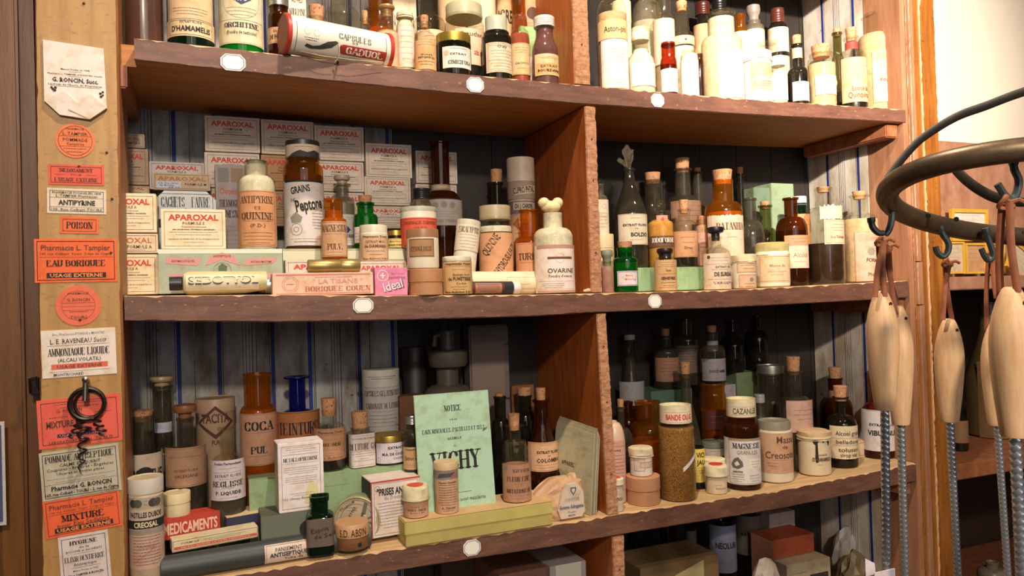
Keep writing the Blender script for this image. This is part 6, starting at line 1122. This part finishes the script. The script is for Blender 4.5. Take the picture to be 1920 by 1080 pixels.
V('wide_jar', 'jar with large cork and faded cream label', 'jar', 1541, 54, 101, .045, 'clear', (.84, .92), .76, 1.1, fill=(.8, 'd8bc90'), stop=('cork', 15, .92), labs=[(140, 176, .8, 'ecd4b4', '', .1)])
V('corked_bottle', 'brownish slender corked bottle behind the quinine syrup bottle', 'bottle', 1572, 36, 62, .10, 'olive', (.5, .8), .46, 1.2, st='flask', fill=(.3, 'oil'), stop=('cork', 8, .9))
V('corked_bottle', 'corked bottle with red neck band, long tan label and dark liquid foot', 'bottle', 1598, 56, 71, .045, 'clear', (.72, .82), .42, 1.25, fill=(.14, 'dark'), stop=('cork', 18, .9), labs=[(106, 190, .92, 'd8a878', 'l~.8~.9~n|t~Ecorce de~.3~.1~.56~n~.1|t~Quinquina~.16~.12~.7~n~.06'), (72, 86, 1, 'a83c2c', '')])
V('powder_bottle', 'large cream powder bottle with clear neck at the right end of the upper shelf', 'bottle', 1643, 70, 26, .065, 'clear', (.72, .80), .54, 1.08, fill=(.80, 'beige'), labs=[(94, 190, .84, 'dcb48c', 'b~.02~.0003~n|r~.82~.97~-.4~.4~cc9c70|c~.0~.62~.05~g|S~OPIUM~.6~.06~.2~k~.2|T~FORMULE~.42~.06~.6~n~0~-4|d~.26~2~.5~.06~k', .4)])
# ================================================================ BELOW THE LOWER SHELF
KEY[0] = 'low'; GRP[0] = ''
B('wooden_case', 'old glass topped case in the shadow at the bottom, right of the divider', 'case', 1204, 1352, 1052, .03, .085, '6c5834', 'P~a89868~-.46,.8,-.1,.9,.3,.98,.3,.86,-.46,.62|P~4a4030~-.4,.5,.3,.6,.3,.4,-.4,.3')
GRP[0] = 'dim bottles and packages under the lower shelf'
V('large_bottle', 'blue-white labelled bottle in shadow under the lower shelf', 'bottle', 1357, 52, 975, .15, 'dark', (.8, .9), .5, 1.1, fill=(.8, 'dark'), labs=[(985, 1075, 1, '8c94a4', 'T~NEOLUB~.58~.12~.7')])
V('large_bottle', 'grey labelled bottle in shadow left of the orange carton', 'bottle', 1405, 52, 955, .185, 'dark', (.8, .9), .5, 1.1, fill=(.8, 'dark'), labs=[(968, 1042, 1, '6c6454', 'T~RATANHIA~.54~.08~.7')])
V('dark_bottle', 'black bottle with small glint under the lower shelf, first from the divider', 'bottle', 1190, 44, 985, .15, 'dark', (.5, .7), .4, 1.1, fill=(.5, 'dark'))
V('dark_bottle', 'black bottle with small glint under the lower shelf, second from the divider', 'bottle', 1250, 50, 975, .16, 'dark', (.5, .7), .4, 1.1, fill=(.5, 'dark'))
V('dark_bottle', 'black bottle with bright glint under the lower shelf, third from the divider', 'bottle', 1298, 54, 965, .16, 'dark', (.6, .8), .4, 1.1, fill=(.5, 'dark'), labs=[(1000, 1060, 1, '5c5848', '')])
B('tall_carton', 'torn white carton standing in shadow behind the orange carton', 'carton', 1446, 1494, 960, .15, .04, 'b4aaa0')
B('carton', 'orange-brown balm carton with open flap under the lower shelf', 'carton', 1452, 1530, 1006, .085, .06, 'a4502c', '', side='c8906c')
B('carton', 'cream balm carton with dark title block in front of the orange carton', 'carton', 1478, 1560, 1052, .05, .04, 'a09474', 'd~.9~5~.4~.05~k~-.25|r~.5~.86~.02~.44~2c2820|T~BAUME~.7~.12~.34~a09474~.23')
def bag(u, v, w_, Y, lab, col, seed, mt=None):
    p = atY(u, v, Y); s = scale(p); R = w_ / s / 2; z0 = shz('low', 0); H = p.z - z0; r = random.Random(seed)
    bm = bmesh.new(); bmesh.ops.create_icosphere(bm, subdivisions=3, radius=1)
    for q in bm.verts:
        n = 1 + .16 * math.sin(q.co.x * 7 + seed) * math.cos(q.co.z * 5 + q.co.y * 6) + r.gauss(0, .03); q.co = Vector((q.co.x * R * n, q.co.y * R * .7 * n, H * .5 * (1 + q.co.z * min(1.0, n))))
        if q.co.z < 0: q.co.z = 0
    mb = MB(); bm.verts.index_update(); mb.add([q.co.copy() for q in bm.verts], [tuple(x.index for x in f.verts) for f in bm.faces], mt or flat(col, .5, 0, .3, 30), False); bm.free()
    o = mb.obj('crumpled_bag'); o.location = (p.x, Y, z0 + .001); tag(o, lab, 'bag')
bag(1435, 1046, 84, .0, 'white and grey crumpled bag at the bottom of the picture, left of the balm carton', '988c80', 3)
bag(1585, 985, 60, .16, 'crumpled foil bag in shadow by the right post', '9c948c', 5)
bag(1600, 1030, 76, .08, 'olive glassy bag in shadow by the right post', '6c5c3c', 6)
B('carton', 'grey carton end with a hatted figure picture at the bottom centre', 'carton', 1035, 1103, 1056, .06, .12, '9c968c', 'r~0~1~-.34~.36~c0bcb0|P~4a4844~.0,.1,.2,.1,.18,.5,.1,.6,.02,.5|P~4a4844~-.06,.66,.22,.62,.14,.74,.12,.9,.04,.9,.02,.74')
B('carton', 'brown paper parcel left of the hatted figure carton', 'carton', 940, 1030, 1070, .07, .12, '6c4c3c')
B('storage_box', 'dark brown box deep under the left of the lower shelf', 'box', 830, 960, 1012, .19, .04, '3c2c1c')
# ================================================================ NEXT UNIT BEHIND THE RACK
GRP[0] = 'yellow framed cards on the next shelf unit'
yf = flat('c89c38', .5, 0, .1, 50)
def card(u0, u1, v0, v1, Y, lab, rot=0, col='c4ac88'):
    a, b = atY(u0, (v0 + v1) / 2, Y), atY(u1, (v0 + v1) / 2, Y); W = b.x - a.x; H = atY(u0, v0, Y).z - atY(u0, v1, Y).z; t = W * .07
    mb = MB(); T = .008; M = Matrix.Translation(((a.x + b.x) / 2, Y, atY((u0 + u1) / 2, v1, Y).z)) @ Matrix.Rotation(math.radians(rot), 4, 'Y')
    mb.box(-W / 2, -W / 2 + t, 0, T, 0, H, yf, M=M); mb.box(W / 2 - t, W / 2, 0, T, 0, H, yf, M=M); mb.box(-W / 2 + t, W / 2 - t, 0, T, 0, t, yf, M=M); mb.box(-W / 2 + t, W / 2 - t, 0, T, H - t, H, yf, M=M)
    mb.box(-W / 2 + t, W / 2 - t, .004, T, t, H - t, paper(col), M=M)
    FF = lambda x, y, o: M @ Vector((x, .004 - o, y)); printing(mb, 'd~.8~4~.6~.14~g', W, H, FF, .0003)
    tag(mb.obj('framed_card'), lab, 'card', GRP[0])
card(1786, 1854, 391, 452, .165, 'yellow framed card seen through the iron ring, topmost of the cards', 0, 'd8c8b0')
card(1776, 1810, 453, 513, .13, 'small yellow framed card left of the hanging leather strap', 0, 'b4a484')
card(1812, 1852, 455, 513, .14, 'yellow edged tan card behind the hook and leather knot', 0, 'b08858')
card(1856, 1886, 455, 513, .15, 'narrow tan card behind the large skewer strap', 0, 'b48c58')
card(1886, 1926, 460, 513, .12, 'tilted yellow striped card at the right picture edge', 30, 'c0b494')
GRP[0] = ''
KEY[0] = 'next'; SH['next'] = [(1.2, -.3715, -.4), (2.4, -.3715, -.4)]
V('dark_flask', 'large olive dusty flask with a big dark letter, on the next unit behind the skewers', 'flask', 1858, 108, 566, .26, body='5c4c2c', sh=(.36, .86), nr=.34, lip=1.1, st='flask', labs=[(680, 830, .8, '7a5c34', 'P~2c2c28~-.3,.9,.3,.9,.3,.8,-.12,.8,-.16,.7,-.16,.35,-.1,.25,.3,.25,.3,.14,-.16,.14,-.28,.28,-.3,.6')])
V('dark_bottle', 'small black bottle with tan label on the next unit, left of the olive flask', 'bottle', 1797, 36, 728, .18, 'dark', (.66, .82), .4, 1.1, fill=(.66, 'dark'), labs=[(790, 832, 1, '8c6c48', 'd~.6~2~.5')])
SH['nlow'] = [(1.2, -.80, -.83), (2.4, -.80, -.83)]; KEY[0] = 'nlow'
mb = MB(); mb.box(1.2925, 2.4, .09, .60, -.83, -.801, W_cleat); tag(mb.obj('shelf_board'), 'unlit lowest board of the next unit', 'shelf', 'shelf boards of the next unit')
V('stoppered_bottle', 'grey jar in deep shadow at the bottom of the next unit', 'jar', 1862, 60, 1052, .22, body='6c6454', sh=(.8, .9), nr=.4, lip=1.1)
# ================================================================ HANGING IRON RING WITH SKEWERS
ir = bpy.data.materials.new('aged_iron'); ir.use_nodes = True; nt = ir.node_tree; pp = nt.nodes['Principled BSDF']
f_ = noise(nt, coords(nt), 26, 7, .7); nt.links.new(ramp(nt, f_, [(.3, '4a4236'), (.55, '74604a'), (.72, '86785c')]), pp.inputs['Base Color']); pp.inputs['Metallic'].default_value = .55; pp.inputs['Roughness'].default_value = .42
bump(nt, pp, f_, .3, .001)
irg = flat('50585a', .4, .6, .3, 40)
t = thing('hanging_iron_ring', 'aged iron tube ring with flat bands, hung with wooden handled skewers', 'rack', atD(2050, 350, .5))
o0 = atD(2050, 350, .5); Lp = atD(1668, 380, .50); Np = atD(2050, 272, .405); Fp = atD(2050, 448, .56)
cen = (Np + Fp) / 2; av = Lp - cen; bvv = (Np - Fp) / 2
def rp(a): return cen + av * math.cos(a) + bvv * math.sin(a) - o0
mb = MB(); mb.tube([rp(6.28318 * i / 72) for i in range(72)], .0068, ir, 18, closed=True); mb.obj('ring_tube', t)
mb = MB()
for (u, v, D) in ((1727, 312, .462), (1682, 332, .475), (1740, 405, .512), (1793, 411, .522)):
    q = atD(u, v, D) - o0; mb.lathe([(0, 0), (.0016, 0), (.0017, .0008), (0, .0008)], flat('0c0a08', .9), 10, M=Matrix.Translation(q - (q + o0 - CAM).normalized() * .0072) @ (CAM - q - o0).to_track_quat('Z', 'Y').to_matrix().to_4x4())
mb.obj('rivet_hole', t)
def P3(L, D): return [atD(u, v, D if not isinstance(D, tuple) else D[0] + (D[1] - D[0]) * i / (len(L) - 1)) - o0 for i, (u, v) in enumerate(L)]
def smooth(P, n=6):
    P = [P[0] * 2 - P[1]] + P + [P[-1] * 2 - P[-2]]; o = []
    for i in range(1, len(P) - 2):
        for k in range(n):
            s = k / n; a, b, c, d = P[i - 1:i + 3]; o.append(.5 * ((2 * b) + (c - a) * s + (2 * a - 5 * b + 4 * c - d) * s * s + (3 * b - a - 3 * c + d) * s ** 3))
    return o + [P[-2]]
band = flat('4a443c', .45, .5, .25, 50)
mb = MB(); mb.tube(smooth(P3([(1664, 335), (1690, 300), (1722, 265), (1760, 238), (1800, 216), (1850, 198), (1920, 172), (2060, 130), (2200, 140), (2330, 200), (2420, 300)], (.485, .47))), .0030, band, 8, .35, up=(0, -.3, 1)); mb.obj('flat_band', t)
mb = MB(); mb.tube(smooth(P3([(1792, 318), (1812, 338), (1840, 358), (1872, 372), (1920, 378), (2000, 372), (2120, 340), (2230, 300)], (.49, .44))), .0034, band, 8, .35, up=(0, -.3, 1)); mb.obj('flat_band', t)
hooks = [([(1671, 382), (1672, 410), (1667, 430), (1660, 440)], .50, 4), ([(1633, 408), (1636, 425), (1646, 436), (1656, 437)], .50, 4), ([(1762, 424), (1768, 440), (1778, 456), (1777, 472), (1768, 481), (1758, 474), (1754, 462)], .535, 0), ([(1847, 428), (1853, 448), (1858, 462), (1862, 478), (1854, 488), (1846, 480), (1840, 466)], .54, 0), ([(1900, 300), (1902, 318), (1910, 338), (1906, 362), (1896, 374), (1884, 366), (1870, 345)], .43, 0)]
for pts, D, _ in hooks:
    mb = MB(); pp_ = smooth(P3(pts, D), 5); mb.tube(pp_, [.0021 if i > 2 else .0026 for i in range(len(pp_))], irg, 8); mb.obj('hook', t)
wood_h = wood('pale_turned_wood', 'dcac7c', 'f0ca9c', (60, 60, 5), .5, .06)
leather = flat('9a5a38', .65, 0, .25, 120); steel = flat('dcdee2', .28, .85)
def twist_mat():
    m, nt, p = newmat('twisted_steel'); c = coords(nt, (1, 1, 1)); wv = nt.nodes.new('ShaderNodeTexWave'); wv.wave_type = 'BANDS'; wv.bands_direction = 'DIAGONAL'; wv.inputs['Scale'].default_value = 1
    p.inputs['Base Color'].default_value = lin('c0c2c8'); p.inputs['Metallic'].default_value = 1; p.inputs['Roughness'].default_value = .18; return m
GRP[0] = 'wooden handled skewers hanging from the iron ring'
def skewer(top, bot, end, w_, D, lab, hook, straps):
    a, b = atD(*top, D), atD(*bot, D); s = FPX / D; R = w_ / s / 2; L = (b - a).length; ax = (b - a).normalized()
    t = thing('wooden_skewer', lab, 'skewer', a, 0, GRP[0])
    q = ax.to_track_quat('Z', 'Y').to_matrix().to_4x4()
    pr = [(0, 0), (.30, .004), (.42, .02), (.55, .06), (.68, .11), (.82, .18), (.93, .26), (.99, .34), (1, .40), (.98, .5), (.92, .62), (.82, .76), (.70, .9), (.63, .985), (.6, 1), (0, 1)]
    mb = MB(); mb.lathe([(r * R, z * L) for r, z in pr], wood_h, 32, M=q); hd_ = mb.obj('handle', t)
    cd_ = (CAM - a).normalized(); hc = a + ax * L * .115; sidev = ax.cross(cd_).normalized()
    mb = MB(); dn = (cd_ * .8 - sidev).normalized(); hp_ = hc - a + dn * R * .665; mb.lathe([(0, 0), (R * .15, 0), (R * .15, R * .03), (0, R * .03)], flat('3c200c', .8), 14, M=Matrix.Translation(hp_) @ dn.to_track_quat('Z', 'Y').to_matrix().to_4x4()); mb.obj('strap_hole', hd_)
    # twisted square shaft
    e = atD(*end, D) ; axs = (e - b).normalized(); Ls = (e - b).length + .03; qs = axs.to_track_quat('Z', 'Y').to_matrix().to_4x4()
    mb = MB(); n = int(Ls / .0007); r0 = .0031; vs = []; 
    for i in range(n + 1):
        z = Ls * i / n; tw = z * 400
        for k in range(8):
            ang = tw + k * math.pi / 4; rr = r0 * (1.0 if k % 2 == 0 else .95); vs.append(qs @ Vector((rr * math.cos(ang), rr * math.sin(ang), z)) + (b - a) - axs * .003)
    mb.add(vs, [(i * 8 + k, i * 8 + (k + 1) % 8, (i + 1) * 8 + (k + 1) % 8, (i + 1) * 8 + k) for i in range(n) for k in range(8)], steel, True); mb.obj('twisted_shaft', t)
    h = atD(*hook, D)
    mb = MB()
    for k, (su, sv) in enumerate(straps):
        c = atD(su, sv, D) - a + cd_ * R * (.55 if k % 2 else -.6) 
        m1 = (h - a) + sidev * (.0016 * (-1) ** k) - cd_ * (.001 * (-1) ** k)
        pts = smooth([m1, (m1 + c) / 2 + sidev * .001, c], 4); mb.tube(pts, .0019, leather, 6, .4, up=sidev)
    hh = h - a; mb.tube([hh + Vector((.0038 * math.cos(x), .002 * math.sin(x * 2), .0034 * math.sin(x))) for x in [6.28318 * i / 16 for i in range(16)]], .0013, leather, 6, closed=True)
    mb.tube([hh - sidev * .002, hh - sidev * .006 + Vector((0, 0, .001)), hh - sidev * .009 - Vector((0, 0, .001))], .0012, leather, 6, .5)
    mb.obj('leather_strap', t); return t, a, b
t1, a1, b1 = skewer((1652, 545), (1659, 768), (1662, 1080), 57, .53, 'skewer nearest the shelf with pale handle, foremost of the left pair, price tag below', (1652, 452), [(1660, 556), (1641, 557), (1663, 562), (1659, 556)])
skewer((1683, 572), (1689, 795), (1697, 1085), 50, .585, 'skewer hanging half behind the left foremost one', (1662, 462), [(1692, 605), (1680, 590)])
skewer((1779, 597), (1781, 790), (1796, 1085), 50, .61, 'lone skewer in the middle of the ring', (1776, 492), [(1788, 616), (1768, 600)])
skewer((1866, 605), (1870, 797), (1890, 1085), 50, .66, 'smaller skewer half hidden behind the large right one', (1858, 476), [(1850, 620), (1868, 560)])
skewer((1896, 537), (1903, 818), (1916, 1085), 78, .40, 'largest nearest skewer at the right picture edge', (1886, 380), [(1876, 572), (1908, 548)])
skewer((1945, 560), (1938, 795), (1932, 1085), 60, .52, 'skewer just outside the right edge, only its shaft showing', (1930, 430), [(1945, 580)])
mb = MB(); p = atD(1650, 1080, .522)
mb.add([atD(u, v, .524) for u, v in ((1622, 1047), (1640, 1056), (1645, 1110), (1625, 1110))] + [atD(u, v, .5265) for u, v in ((1622, 1047), (1640, 1056), (1645, 1110), (1625, 1110))], [(0, 1, 2, 3), (7, 6, 5, 4)], paper('e8e2dc'))
mb.box(-.0105, .0085, -.0006, 0, -.03, 0, paper('ece6e0'), M=Matrix.Translation(atD(1660, 1069, .521)))
tag(mb.obj('price_tag'), 'folded white paper tag at the bottom of the foremost left skewer shaft', 'tag')

for (u, v, k, lab) in ((1092, 154, 'top', 'pale wood splinter lying at the foot of the upper divider'), (1106, 546, 'mid', 'pale wood splinter lying at the foot of the middle divider')):
    p = atY(u, v, .006); mb = MB(); z = shz(k, p.x) + .0003
    mb.tube([(p.x - .010, .008, z + .0035), (p.x - .002, .007, z + .0045), (p.x + .006, .006, z + .0032)], [.0016, .0032, .0022], paper('e0b890'), 7)
    tag(mb.obj('wood_splinter'), lab, 'splinter')
